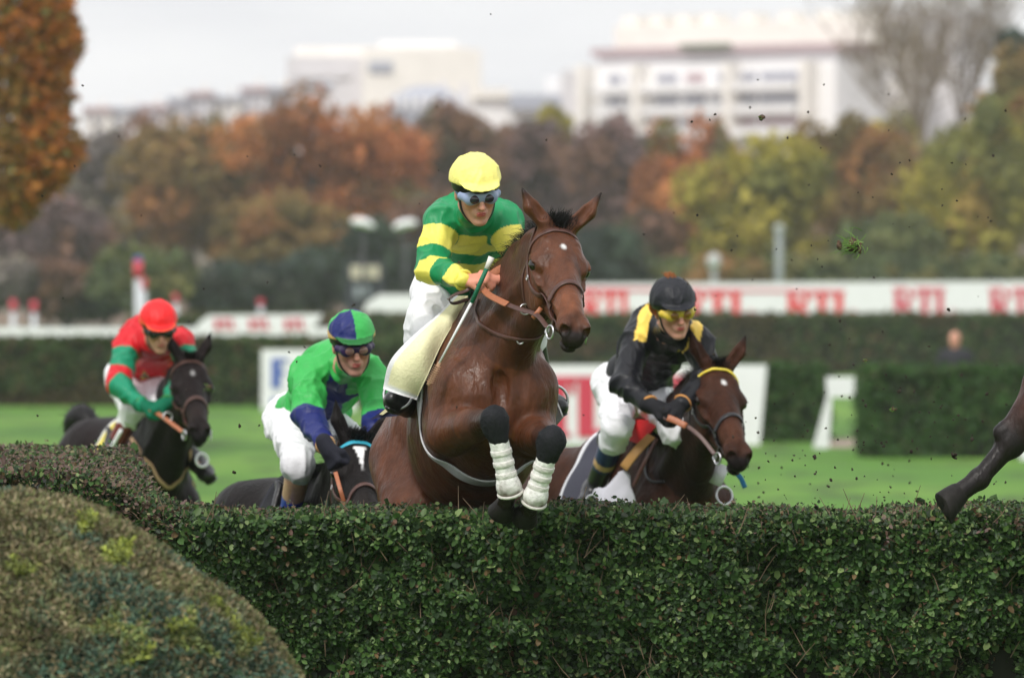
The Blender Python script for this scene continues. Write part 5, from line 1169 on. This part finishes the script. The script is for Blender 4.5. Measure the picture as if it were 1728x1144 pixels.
# rail and banner on the left
Yr = 150; pxm = Yr / 9600
rl = thing('running_rail', 'white running rail behind the hedge at left', 'rail', (P(170, 0, Yr)[0], Yr, 0))
a, b = P(-60, 553, Yr), P(560, 577, Yr); mb = MB(); mb.box((a[0], Yr, b[2]), (b[0], Yr + .12, a[2])); mb.build('rail', M_white, rl, False, cols=False)
for u in range(-50, 560, 75): MB().box((P(u, 0, Yr)[0], Yr + .12, 0), (P(u, 0, Yr)[0] + .1, Yr + .22, b[2] + .1)).build('post', M_white, rl, False, cols=False)
b2 = thing('banner', 'small white banner with pale red lettering behind the hedge between the two left riders', 'banner', (P(440, 0, 143)[0], 143, 0))
poly_prism('panel', [(318, 575), (335, 545), (352, 532), (545, 530), (530, 552), (512, 575)][::-1], 143, .05, M_white, b2)
for u in (362, 420, 480): letters('RTL', (P(u, 0, 143)[0], 142.99, P(0, 556, 143)[2]), 18 * 143 / 9600, M_pink, b2, .02, .26, .1, .6)
for u in (350, 430, 505): MB().box((P(u, 0, 143)[0], 143.05, 0), (P(u, 0, 143)[0] + .1, 143.15, P(0, 574, 143)[2])).build('leg', M_white, b2, False, cols=False)
# trestle
MB().box((P(1722, 0, 84)[0], 84.0, 0), (P(1745, 0, 84)[0], 84.1, P(0, 745, 84)[2])).build('kerb_block', M_white, thing('marker_block', 'low white block at the right edge behind the trailing hind leg', 'marker', (P(1733, 0, 84)[0], 84, 0)), False, cols=False)
tr = thing('trestle_barrier', 'white wooden trestle with a broad top plank in the gap between two hedge blocks', 'barrier', (P(1430, 0, 90)[0], 90, 0))
poly_prism('plank', [(1394, 636), (1470, 636), (1470, 670), (1396, 670)][::-1], 90, .06, M_white, tr)
for q in ([(1396, 668), (1404, 668), (1399, 756), (1372, 756)], [(1468, 668), (1476, 668), (1492, 756), (1478, 756)]): poly_prism('leg', q[::-1], 90.01, .06, M_white, tr)
# marker posts with red heads
for i, (u, v0, v1, r, Y) in enumerate(((22, 506, 562, 6, 160), (57, 508, 562, 6, 158), (233, 440, 525, 8, 158), (243, 470, 525, 5, 190), (296, 496, 540, 5, 190), (440, 505, 535, 6, 175))):
    pr = thing('marker_post', ['white marker post with red head, leftmost behind the white rail', 'white marker post with red head, second from left behind the rail', 'tallest white marker post with red and blue head, left of the rider in red', 'slim white post just right of the tallest marker post', 'slim pale post behind the red cap', 'white marker post with red head above the small banner'][i], 'post', (P(u, 0, Y)[0], Y, 0))
    zt = P(0, v0, Y)[2]; zm = P(0, v0 + (v1 - v0) * .35, Y)[2]; x = P(u, 0, Y)[0]; rr = r * .75 * Y / 9600
    MB().tube([(x, Y, 0), (x, Y, zm)], [rr, rr], 10).build('shaft', mat('pale_post', (.6, .62, .66), .5), pr, cols=False)
    MB().tube([(x, Y, zm), (x, Y, zt)], [rr * 1.3, rr * 1.3], 10).build('head', M_pink, pr, cols=False)
    if i == 2: MB().tube([(x, Y, zt), (x, Y, zt + .12)], [rr * 1.3, rr * 1.1], 10).build('cap', M_bluep, pr, cols=False)
# lamp poles
for i, (u, v0, v1, r, Y) in enumerate(((1315, 385, 478, 8, 230), (1205, 430, 478, 7, 230))):
    pr = thing('lamp_post', ['grey lamp post rising above the banner before the yellow-green tree', 'short grey post with a round lamp above the banner'][i], 'lamp post', (P(u, 0, Y)[0], Y, 0)); x = P(u, 0, Y)[0]
    MB().tube([(x, Y, 0), (x, Y, P(0, v0, Y)[2])], [r * Y / 9600, r * Y / 9600 * .8], 10).build('pole', mat('grey_paint', (.24, .27, .27), .5), pr, cols=False)
    MB().ball((x, Y, P(0, v0 + (0 if i == 0 else 12), Y)[2]), (.22, .22, .15) if i == 0 else (.30, .3, .36)).build('lamp', mat('milky_lamp', (.45, .47, .46), .4), pr, cols=False)
for i, (u, v, a) in enumerate(((612, 378, -.25), (684, 380, .2))):
    Y = 235; x, z = P(u, 0, Y)[0], P(0, v, Y)[2]; pr = thing('floodlight', ['white floodlight head on a pole, left of the two by the yellow cap', 'white floodlight head on a pole, nearest the rider in green and yellow'][i], 'floodlight', (x, Y, 0))
    MB().tube([(x, Y + .3, 0), (x, Y + .3, z)], [.10, .07], 8).build('pole', mat('dark_pole', (.04, .04, .045), .6), pr, cols=False)
    F = Field(); R_ = np.array([[math.cos(a), 0, -math.sin(a)], [0, 1, 0], [math.sin(a), 0, math.cos(a)]]); F.ell((x, Y, z), (.52, .3, .24), R_, .02, ''); plane_cut(F, (x, Y, z - .12), R_ @ np.array([0, -.3, -1])); V, Q = F.mesh(.05); mk('head', V, Q, M_white, pr)
Y = 236; ks = thing('kiosk', 'cream-fronted kiosk among dark shrubs below the floodlights', 'kiosk', (P(616, 0, Y)[0], Y, 0)); pxm = Y / 9600; x = P(616, 0, Y)[0]
M_cream = mat('cream_board', (.55, .50, .38), .7); M_dkp = mat('dark_panel', (.02, .024, .035), .7)
MB().box((x - 34 * pxm, Y, 0), (x + 32 * pxm, Y + 2, P(0, 440, Y)[2])).build('cabin', M_dkp, ks, False, cols=False)
MB().box((x - 24 * pxm, Y - .1, P(0, 470, Y)[2]), (x + 24 * pxm, Y, P(0, 448, Y)[2])).build('sign_panel', M_cream, ks, False, cols=False)
MB().box((x - 18 * pxm, Y - .1, P(0, 502, Y)[2]), (x + 8 * pxm, Y, P(0, 482, Y)[2])).build('window', mat('dull_glass', (.28, .32, .35), .3), ks, False, cols=False)
# ================================================================== trees and town
def tree(label, u, v, ru, rv, Y, table, seed, n=5200, lsz=.5, bare=0, group='trees behind the racecourse', gz=None, name='tree', core=.72):
    r = np.random.default_rng(seed); k = Y / 9600; c = P(u, v, Y); rx, rz = ru * k, rv * k; ry = min(rx, 7.); z0 = 0. if gz is None else gz
    root = thing(name, label, 'tree', (c[0], Y, z0), group)
    nb = 46; th = r.random(nb) * 2 * math.pi; w = r.uniform(-1, 1, nb); rr = np.cbrt(r.random(nb)) * .80; q = np.sqrt(1 - w * w)
    B = np.stack([q * np.cos(th), q * np.sin(th), w], 1) * rr[:, None]; B[:, 2] = np.where(B[:, 2] < 0, B[:, 2] * 1.0, B[:, 2])
    bs = r.uniform(.20, .36, nb); idx = r.integers(0, nb, n); d = r.normal(size=(n, 3)); d /= np.linalg.norm(d, axis=1)[:, None]
    loc = B[idx] + d * (bs[idx] * (.55 + .5 * r.random(n)))[:, None]; p = c + loc * np.array([rx, ry, rz])
    cb = pick(r, nb, table); cc = cb[idx] * (.7 + .6 * r.random((n, 1))); nr = d * np.array([1, 1, 1.])
    keep = p[:, 2] > z0 + .3; p, nr, cc = p[keep], nr[keep], cc[keep]
    V, F, C = leaves(p, nr, np.full(len(p), lsz), cc, r, .8, .1, .6); mk('crown', V, F, M_far, root, True, C)
    mb = MB(); tr = max(.12, rx * .05); bz = c[2] - rz * .25
    mb.tube(curve([(c[0], Y, z0), (c[0] + .1 * rx * r.normal(), Y, (z0 + bz) / 2), (c[0], Y, bz)], 8), np.linspace(tr * 1.25, tr * .8, 8), 8)
    for i in range(9):
        b = c + B[i] * np.array([rx, ry, rz]) * .9; s = np.array([c[0], Y, bz - rz * .15 * r.random()]); mb.tube(curve([s, (s + b) / 2 + r.normal(size=3) * .06 * rx, b], 7), np.linspace(tr * .5, tr * .1, 7), 6)
    mb.build('trunk', M_bark, root, cols=False); return root
RUST = [((0.460, 0.170, 0.060), 4), ((0.340, 0.140, 0.060), 3), ((0.560, 0.240, 0.080), 2), ((0.240, 0.130, 0.060), 2), ((0.220, 0.200, 0.070), 1)]
BRN = [((0.228, 0.123, 0.085), 3), ((0.171, 0.104, 0.080), 3), ((0.285, 0.152, 0.085), 2), ((0.152, 0.133, 0.076), 1)]
OLV = [((.26, .17, .06), 3), ((.20, .15, .055), 3), ((.34, .19, .07), 2), ((.36, .17, .06), 1)]
YGR = [((.34, .31, .06), 4), ((.44, .38, .07), 3), ((.22, .22, .06), 2), ((.38, .27, .07), 1), ((.14, .15, .05), 1)]
GRN = [((0.119, 0.153, 0.060), 3), ((0.170, 0.187, 0.068), 3), ((0.221, 0.204, 0.068), 1), ((0.085, 0.111, 0.051), 2)]
DRK = [((0.042, 0.061, 0.049), 3), ((0.057, 0.085, 0.057), 2), ((0.076, 0.085, 0.067), 1)]
PUR = [((0.220, 0.140, 0.130), 3), ((0.170, 0.120, 0.120), 3), ((0.280, 0.160, 0.110), 1), ((0.140, 0.130, 0.110), 1)]
GRY = [((0.247, 0.209, 0.190), 3), ((0.190, 0.162, 0.152), 3), ((0.285, 0.247, 0.190), 2)]
T = [("dull brown tree at the far left below the orange crown", 60, 400, 130, 110, 300, PUR, 0), ("grey-brown thin-crowned tree behind the rider in red", 175, 350, 90, 140, 320, GRY, 0),
     ("olive-brown tree left of centre, left neighbour of the big rust crown", 310, 315, 135, 140, 290, OLV, 0), ("big rust-brown tree whose crown stands highest left of the yellow cap", 530, 300, 185, 150, 280, RUST, 0),
     ("low olive tree before the big rust crown", 470, 410, 120, 85, 262, OLV, 0), ("rust tree just left of the rider in the yellow cap", 660, 310, 100, 130, 290, RUST, 0),
     ("reddish brown tree right behind the yellow cap", 755, 295, 110, 125, 300, BRN, 0), ("purple-brown tree above the ears of the leaping horse", 880, 310, 105, 135, 305, PUR, 0),
     ("small bright yellow tree between the brown crowns and the big apartment block", 932, 222, 32, 50, 330, [((.42, .36, .05), 1), ((.33, .29, .05), 1)], 0),
     ("purple-brown tree right of the leaping horse's head", 1040, 320, 100, 135, 300, PUR, 0), ("orange-brown tree beside the big yellow-green crown", 1140, 350, 75, 150, 290, RUST, 0),
     ("big yellow-green tree right of centre behind the banner", 1285, 340, 140, 155, 260, YGR, 0), ("olive tree between the two yellow-green crowns", 1430, 310, 130, 150, 285, OLV, 0),
     ("dark green low tree above the red letters at right", 1500, 420, 100, 85, 255, GRN, 0), ("big yellow-green tree at the right edge", 1650, 320, 140, 185, 262, YGR, 0), ("tall green-yellow tree cut by the right edge", 1745, 240, 120, 165, 270, OLV, 0),
     ("brown tree low behind the second floodlight", 720, 410, 110, 90, 280, BRN, 0), ("dark brown tree low behind the banner, right of the horse head", 1080, 430, 95, 80, 262, BRN, 0)]
for i, (lb, u, v, ru, rv, Y, tb, g) in enumerate(T): tree(lb, u, v, ru, rv, Y, tb, 100 + i, n=5600 if ru > 60 else 1500, lsz=.42)
for i, (u, v, ru, rv, tb, lb) in enumerate(((110, 330, 110, 120, GRY, 'far grey-brown tree left of the olive-brown tree'), (225, 320, 90, 130, BRN, 'far brown tree filling the gap left of the olive-brown crown'), (420, 300, 90, 115, RUST, 'far russet tree between the olive-brown and the big rust crown'), (630, 295, 90, 110, RUST, 'far russet tree behind the floodlights'), (825, 300, 90, 120, BRN, 'far brown tree between the yellow cap and the horse ears'), (975, 320, 80, 120, PUR, 'far purple-brown tree right of the horse ears'), (1200, 330, 70, 130, RUST, 'far russet tree left of the big yellow-green crown'), (1530, 310, 90, 140, YGR, 'far yellowish tree left of the right-edge crown'))):
    tree(lb, u, v, ru, rv, 345, tb, 700 + i, n=3600, lsz=.5)
# lower dark shrubs under the trees: each a shrub
D = [(-30, 470, 90, 60, GRY), (80, 485, 90, 50, BRN), (130, 510, 85, 35, [((.05, .10, .03), 1), ((.035, .075, .025), 1)]), (250, 470, 100, 60, GRN), (390, 490, 90, 48, DRK), (520, 480, 90, 60, DRK), (620, 450, 70, 85, DRK), (730, 470, 80, 70, DRK), (830, 460, 70, 80, BRN),
     (930, 450, 70, 80, DRK), (1020, 450, 80, 70, DRK), (1120, 475, 70, 40, GRN), (1230, 470, 80, 40, OLV), (1340, 470, 90, 45, GRN), (1470, 475, 90, 45, GRN), (1600, 475, 90, 45, GRN), (1710, 475, 90, 50, GRN)]
DL = ["shrub at the left edge under the orange crown", "shrub behind the two left marker posts", "mid green shrub behind the white rail", "shrub behind the tallest marker post", "shrub above the small banner", "shrub above the green and blue cap", "shrub round the cream kiosk", "shrub behind the hooped silks", "shrub behind the horse's neck", "shrub behind the horse's head", "shrub left of the black cap", "green shrub above the black cap", "olive shrub behind the short lamp post", "green shrub behind the grey lamp post", "shrub above the third set of red letters", "green shrub above the fourth set of red letters", "green shrub above the last red letters at right"]
for i, (u, v, ru, rv, tb) in enumerate(D): tree(("dark " if tb is DRK else "") + DL[i], u, v, ru, rv, 246 + (i % 3) * 2, tb, 300 + i, n=2600, lsz=.40, group='shrubs below the far trees', name='shrub')
# orange tree, nearer, at the left edge
def orange():
    Y = 85.; k = Y / 9600; r = np.random.default_rng(77); root = thing('tree', 'orange autumn tree with a clipped straight side, cut by the left edge', 'tree', (P(-60, 0, Y)[0], Y, 0))
    n = 52000; u = r.uniform(-260, 140, n); v = r.uniform(-160, 385, n); yy = r.uniform(-1, 1, n)
    edge = 128 + 10 * np.sin(v * .03) - np.clip((v - 250), 0, 200) ** 1.35 * .075 - np.clip(60 - v, 0, 300) * .18; bot = 372 - np.clip(u - 20, 0, 200) * .5 + 10 * np.sin(u * .06)
    nz = vnoise(np.stack([u * .03, v * .03, yy * 2], 1), 4) * 14 + vnoise(np.stack([u * .09, v * .09, yy * 4], 1), 5) * 8
    cu = -60; ww = edge - cu; rr = ((u - cu) / ww) ** 2 + yy ** 2; m = (u < edge + nz) & (v < bot + nz) & (rr < 1.12 + nz * .008) & (rr > .45)
    u, v, yy = u[m], v[m], yy[m]; p = np.stack([(u - 864) * k, Y + yy * 1.7, CAM_Z - (v - 490) * k], 1)
    c = pick(r, len(p), [((.50, .18, .045), 4), ((.40, .15, .05), 3), ((.60, .25, .06), 2), ((.26, .16, .05), 1.5), ((.20, .20, .07), 1.4), ((.20, .10, .05), 1)]); s = vnoise(p * 1.6, 8); c = np.where((s > .2)[:, None], c * .55 + np.array((.17, .18, .06)) * .45, c)
    V, F, C = leaves(p, np.stack([p[:, 0] * 0 + .2, np.full(len(p), -.6), np.full(len(p), .4)], 1), np.full(len(p), .12), c, r, .8, .15, .9); mk('crown', V, F, M_far, root, True, C)
    x = P(-60, 0, Y)[0]; mb = MB(); mb.tube([(x, Y, 0), (x, Y, 3.4), (x + .1, Y, 6.8)], [.17, .14, .07], 8)
    for i in range(26):
        z = 3.0 + i * .16; a = i * 2.4; mb.tube([(x, Y, z), (x + math.cos(a) * 1.1, Y + math.sin(a) * 1.0, z + .7)], [.04, .01], 5)
    mb.build('trunk', M_bark, root, cols=False)
orange()
# bare trees before the pale block at right
M_bark2 = mat('pale_bark', (.20, .155, .115), rough=.9)
def bare(label, base, tips, Y, seed, w=.13):
    r = np.random.default_rng(seed); a = P(*base, Y); root = thing('tree', label, 'tree', (a[0], Y, 0), 'bare trees'); mb = MB(); k = Y / 9600
    mb.tube([(a[0], Y, 0), a], [w * 1.3, w], 8)
    tw = []
    for (u, v) in tips:
        b = P(u, v, Y) + np.array([0, r.normal() * 2, 0]); q = curve([a, (a + b) / 2 + np.array([r.normal() * .5, r.normal() * .5, .6]), b], 9); mb.tube(q, np.linspace(w * .7, .05, 9), 6)
        for i in range(16):
            s = q[r.integers(2, 9)]; e = s + np.array([r.normal() * 1.3, r.normal() * 1, 1.0 + r.random() * 2.2]); qq = curve([s, (s + e) / 2 + r.normal(size=3) * .12, e], 5); mb.tube(qq, np.linspace(.045, .018, 5), 4, cap=False); tw.append(e)
            for j in range(3):
                e2 = e + np.array([r.normal() * .6, r.normal() * .6, .3 + r.random()]); mb.tube([qq[3], e2], [.025, .012], 3, cap=False); tw.append(e2)
    mb.build('trunk', M_bark2, root, cols=False)
    tw = np.array(tw); p = np.repeat(tw, 2, 0) + r.normal(size=(len(tw) * 2, 3)) * .4; V, F, C = leaves(p, r.normal(size=p.shape), np.full(len(p), .16), pick(r, len(p), [((.22, .17, .09), 1), ((.28, .20, .09), 1)]), r, .8); mk('crown', V, F, M_far, root, True, C)
bare('nearly bare tree with spreading branches before the pale tall block', (1555, 230), [(1480, 20), (1500, -30), (1530, 60), (1560, -20), (1590, 30), (1610, -40), (1575, 100)], 330, 41)
bare('nearly bare tree with upright branches at the top right', (1620, 215), [(1600, -20), (1640, -40), (1660, 20), (1690, -10), (1720, 10), (1690, 70), (1655, 90)], 336, 42)
bare('thin bare tree rising behind the big yellow-green crown', (1560, 300), [(1440, 90), (1470, 40), (1500, 110), (1455, 150)], 325, 43, .12)
tree('dark evergreen top at the upper right edge', 1712, 95, 38, 45, 290, DRK, 501, n=1800, lsz=.4)
# ---------------------------------------------------------------- apartment blocks on the hill
M_wallA = mat('cream_render', (.84, .80, .74), rough=.85, noise=.06, nscale=.3); M_wallB = mat('white_render', (.86, .85, .85), rough=.85, noise=.05, nscale=.3)
M_wallC = mat('grey_render', (.66, .64, .66), rough=.85, noise=.06, nscale=.3); M_win = mat('window_glass', (.30, .30, .36), rough=.15); M_zinc = mat('zinc_roof', (.36, .38, .45), rough=.5)
M_awn = mat('plum_band', (.40, .28, .30), rough=.8); M_green = mat('terrace_plants', (.08, .13, .06), rough=.9)
def bx(name, u0, u1, v0, v1, Y, dep, m, parent):
    a, b = P(u0, v0, Y), P(u1, v1, Y); return MB().box((a[0], Y, b[2]), (b[0], Y + dep, a[2])).build(name, m, parent, False, cols=False)
def bld(label, u, Y): return thing('apartment_block', label, 'building', (P(u, 0, Y)[0], Y, float(hill(np.array(P(u, 0, Y)[0]), np.array(Y)))), None)
A1 = bld('large pale apartment block with balcony bands and a set-back top floor, right of centre', 1190, 720)
bx('wall', 968, 1400, 108, 420, 720, 14, M_wallB, A1); bx('wall', 1000, 1388, 84, 108, 722, 10, M_wallC, A1)
bx('roof', 994, 1404, 78, 90, 721, 12, M_awn, A1); bx('wall', 1000, 1440, 40, 78, 726, 9, M_wallA, A1)
for u in (1006, 1050, 1092, 1135, 1200, 1262, 1320, 1372): bx('chimney', u, u + 26, 24, 40, 727, 4, M_wallA, A1)
for k, v in enumerate((124, 162, 200, 238)):
    for u, w in ((975, 14), (1032, 22), (1066, 28), (1112, 34), (1160, 30), (1210, 22), (1250, 24), (1282, 60)):
        f = bx('window', u, u + w, v, v + 14, 719.6, .5, M_win if (u // 7 + k) % 5 else M_awn, A1)
    bx('balcony', 1020, 1352, v + 18, v + 30, 717.5, 2.5, M_wallB, A1)
for u in (998, 1088, 1238, 1362): bx('pier', u, u + 12, 106, 420, 717, 3.2, M_wallA, A1)
bx('planting', 1150, 1230, 74, 82, 719.5, 1, M_green, A1)
A2 = bld('stepped white apartment block left of centre above the rust trees', 600, 760)
bx('wall', 484, 680, 96, 300, 760, 12, M_wallC, A2); bx('wall', 498, 790, 80, 96, 764, 8, M_wallA, A2); bx('wall', 612, 812, 84, 300, 757, 3, M_wallA, A2); bx('wall', 640, 770, 70, 84, 765, 7, M_wallB, A2)
for u, w in ((498, 50), (560, 30)): bx('window', u, u + w, 118, 132, 759.6, .5, M_wallC, A2)
bx('window', 622, 662, 104, 122, 756.6, .5, M_zinc, A2); bx('window', 492, 560, 140, 150, 759.6, .5, M_zinc, A2)
A3 = bld('pale building with a rounded grey zinc roof above the red-brown trees', 720, 700)
F = Field(); q = P(720, 205, 704); F.ell(q, (5.8, 6, 4.4), None, .05); plane_cut(F, (q[0], q[1], q[2] - 1.5), (0, 0, -1)); V, Q = F.mesh(.35, 1); mk('roof', V, Q, M_zinc, A3)
bx('wall', 640, 800, 178, 330, 700, 10, M_wallC, A3)
for u in range(655, 790, 17): bx('window', u, u + 7, 160, 185, 697.5, 3, M_wallB, A3)
bx('chimney', 742, 752, 138, 175, 703, 2, M_wallC, A3); bx('chimney', 778, 788, 142, 175, 703, 2, M_wallC, A3)
A4 = bld('low pale houses with blue-grey roofs between the two big blocks', 880, 690)
bx('wall', 800, 920, 165, 330, 692, 9, M_wallB, A4); bx('roof', 796, 860, 150, 166, 691, 10, M_wallA, A4); bx('roof', 860, 960, 160, 185, 689, 10, M_zinc, A4); bx('wall', 920, 965, 130, 330, 700, 8, M_wallB, A4); bx('wall', 948, 972, 120, 240, 688, 8, M_wallC, A4)
A5 = bld('tall cream block behind the bare trees at right', 1500, 760)
bx('wall', 1392, 1470, 30, 330, 758, 12, M_wallA, A5); bx('wall', 1470, 1600, 20, 330, 764, 12, M_wallC, A5); bx('wall', 1440, 1580, 60, 330, 752, 5, M_wallA, A5)
for v in range(50, 200, 34):
    for u in (1402, 1428, 1452, 1480, 1510, 1540): bx('window', u, u + 12, v, v + 16, 751.5, .4, M_wallC, A5)
bx('roof', 1410, 1480, 108, 118, 750.5, 1.2, M_awn, A5)
r = np.random.default_rng(9); u = 140
HL_ = ['leftmost small hillside house, beside the orange crown', 'second small house from the orange crown', 'third small house on the left hillside', 'fourth small house on the left hillside', 'fifth small house on the left hillside', 'sixth small house on the left hillside', 'seventh small house on the left hillside', 'small house left of the stepped block', 'small house just below the stepped block', 'ninth', 'tenth']
i = 0
while u < 490 and i < 9:
    w = r.uniform(34, 50); v = 192 - (u - 140) * .13 + r.uniform(-7, 7); hs = thing('hillside_house', HL_[i], 'house', (P(u + w / 2, 0, 640)[0], 640 + i, 12), 'houses on the left hillside'); m = [M_wallA, M_wallB, M_wallC][r.integers(0, 3)]
    Yh = 640 + i * 2; bx('wall', u, u + w - 2, v, 330, Yh, 8, m, hs); bx('roof', u - 2, u + w, v - 8, v, Yh - .5, 9, M_zinc if i % 2 else M_awn, hs)
    for q in range(3):
        bx('window', u + 5 + q * 12, u + 11 + q * 12, v + 8, v + 18, Yh - .2, .4, M_win, hs); bx('window', u + 5 + q * 12, u + 11 + q * 12, v + 28, v + 38, Yh - .2, .4, M_win, hs)
    bx('chimney', u + w * .6, u + w * .6 + 5, v - 20, v - 8, Yh + 3, 2, M_wallA, hs); u += w; i += 1

A1.rotation_euler = (0, 0, -.55); A1.scale = (1.19, 1, 1); A5.rotation_euler = (0, 0, -.35)
# ================================================================== turf thrown up by the hooves
rg = np.random.default_rng(21); M_mud = mat('mud', (.030, .020, .013), rough=.95, noise=.4, nscale=80); M_blade = mat('grass_blade', (.16, .30, .05), rough=.6, trans=.2)
def clod_mesh(name, seed):
    r = np.random.default_rng(seed); F = Field()
    for i in range(5): F.ell(r.normal(0, .35, 3), r.uniform(.3, .75, 3), None, .25)
    V, Q = F.mesh(.16, 1); V = V + vnormals(V, Q) * (vnoise(V * 3, seed) * .18)[:, None]; return V, Q
protos = []
for i in range(6):
    V, Q = clod_mesh('c', i + 50); me = bpy.data.meshes.new('clod'); me.from_pydata(V.tolist(), [], Q.tolist()); me.materials.append(M_mud); protos.append(me)
def clod(u, v, Y, s, label, group):
    o = bpy.data.objects.new('clod', random.choice(protos)); COL.objects.link(o); o.location = P(u, v, Y); k = s * Y / 9600 / 2
    o.scale = (k * rg.uniform(.7, 1.5), k, k * rg.uniform(.6, 1.1)); o.rotation_euler = tuple(rg.uniform(0, 6, 3)); tag(o, label, 'clod', group); return o
LB = 'tiny dark crumb of flying turf among many over the right half'
for u, v, s in ((1287, 198, 9), (1177, 363, 6), (1087, 395, 5), (922, 236, 4), (1600, 522, 6), (1418, 541, 5), (1517, 660, 8), (1543, 660, 4), (1492, 656, 4), (1375, 772, 9), (1610, 770, 10), (1446, 808, 6), (1341, 803, 5), (1414, 742, 5), (1640, 740, 6), (1655, 790, 4), (1538, 762, 8),
                (140, 145, 4), (828, 24, 3), (497, 262, 3), (200, 230, 3), (404, 719, 7), (437, 718, 4), (395, 797, 8), (1385, 250, 3), (1279, 135, 3), (1391, 143, 3), (1500, 160, 3), (1310, 420, 4), (1380, 437, 3), (1120, 690, 4), (985, 700, 4)):
    clod(u, v, rg.uniform(21.4, 24), s, 'larger crumb of dark turf flying off the hooves', 'larger clods thrown up by the hooves')
for i in range(245):
    if rg.random() < .62: u, v = rg.uniform(1225, 1720), 600 + 250 * rg.random() ** .6
    elif rg.random() < .6: u, v = rg.uniform(1080, 1700), rg.uniform(180, 600)
    else: u, v = rg.uniform(20, 1000), rg.uniform(180, 840)
    clod(u, v, rg.uniform(21.2, 26), rg.uniform(2.2, 5.0), LB if u > 864 else 'tiny dark crumb of flying turf among the few over the left half', 'tiny crumbs over the right half' if u > 864 else 'tiny crumbs over the left half')
def divot(u, v, Y, s, label, nb, seed):
    r = np.random.default_rng(seed); c = P(u, v, Y); k = Y / 9600; root = thing('divot', label, 'divot', c)
    F = Field()
    for i in range(11): F.ell(c + r.normal(0, .42, 3) * s * k * np.array([1.2, .6, .55]), r.uniform(.12, .34, 3) * s * k * 1.2, None, s * k * .12)
    V, Q = F.mesh(max(s * k * .06, .002), 1); V = V + vnormals(V, Q) * (vnoise(V / (s * k) * 6, 3) * s * k * .07)[:, None]; mk('soil', V, Q, mat('root_soil', (.085, .050, .030), .95, noise=.5, nscale=90), root)
    mb = MB()
    for i in range(nb):
        q = c + r.normal(0, .3, 3) * s * k; d = nrm([-1.1 + r.normal() * .6, r.normal() * .5, r.normal() * .55 - .1]) * s * k * r.uniform(.5, 1.5); qq = curve([q, q + d * .5 + r.normal(0, .1, 3) * s * k, q + d], 6); mb.ribbon(qq, np.tile(nrm(r.normal(size=3)), (6, 1)), np.linspace(.0045, .0015, 6), .0006)
    o = mb.build('grass_blades', M_blade, root, cols=False); o['kind'] = 'stuff'
divot(1444, 413, 21.7, 21, 'clod of turf with green blades flying high before the yellow-green trees', 80, 1)
divot(1287, 199, 21.8, 6, 'small ragged brown clod flying high before the apartment block', 3, 2)
divot(1462, 608, 22.0, 4, 'wisp of grass flying before the far hedge at right', 10, 3); divot(1508, 690, 22.0, 6, 'grass blades flying before the dark hedge block', 16, 4)
divot(246, 634, 30.0, 8, 'torn grass wisp flying before the breeches of the rider in red', 10, 5); divot(352, 652, 30.0, 6, 'torn grass wisp flying right of the leftmost horse head', 6, 6)
# ------------------------------------------------------------------ air
mh = bpy.data.materials.new('air'); mh.use_nodes = True; N = mh.node_tree.nodes; N.remove(N['Principled BSDF']); pv = N.new('ShaderNodeVolumePrincipled'); pv.inputs['Color'].default_value = (.98, .98, 1, 1); pv.inputs['Density'].default_value = .00026; pv.inputs['Anisotropy'].default_value = .0
mh.node_tree.links.new(pv.outputs[0], N['Material Output'].inputs['Volume'])
hz = MB().box((-900, -60, -1), (900, 1100, 75)).build('haze', mh, None, False, cols=False, origin=(0, 0, 0)); tag(hz, kind='stuff'); hz['label'] = 'thin autumn haze over the racecourse'; hz['category'] = 'haze'

nc = poly_prism('number_cloth', [(690, 664), (703, 690), (676, 701), (640, 705), (624, 708), (652, 688), (668, 664)][::-1], 22.66, .006, mat('navy_cloth', (.02, .022, .07), .8), R1)
poly_prism('cloth_patch', [(668, 674), (672, 682), (646, 700), (640, 699)][::-1], 22.65, .008, mat('cream_patch', (.8, .74, .45), .8), nc)
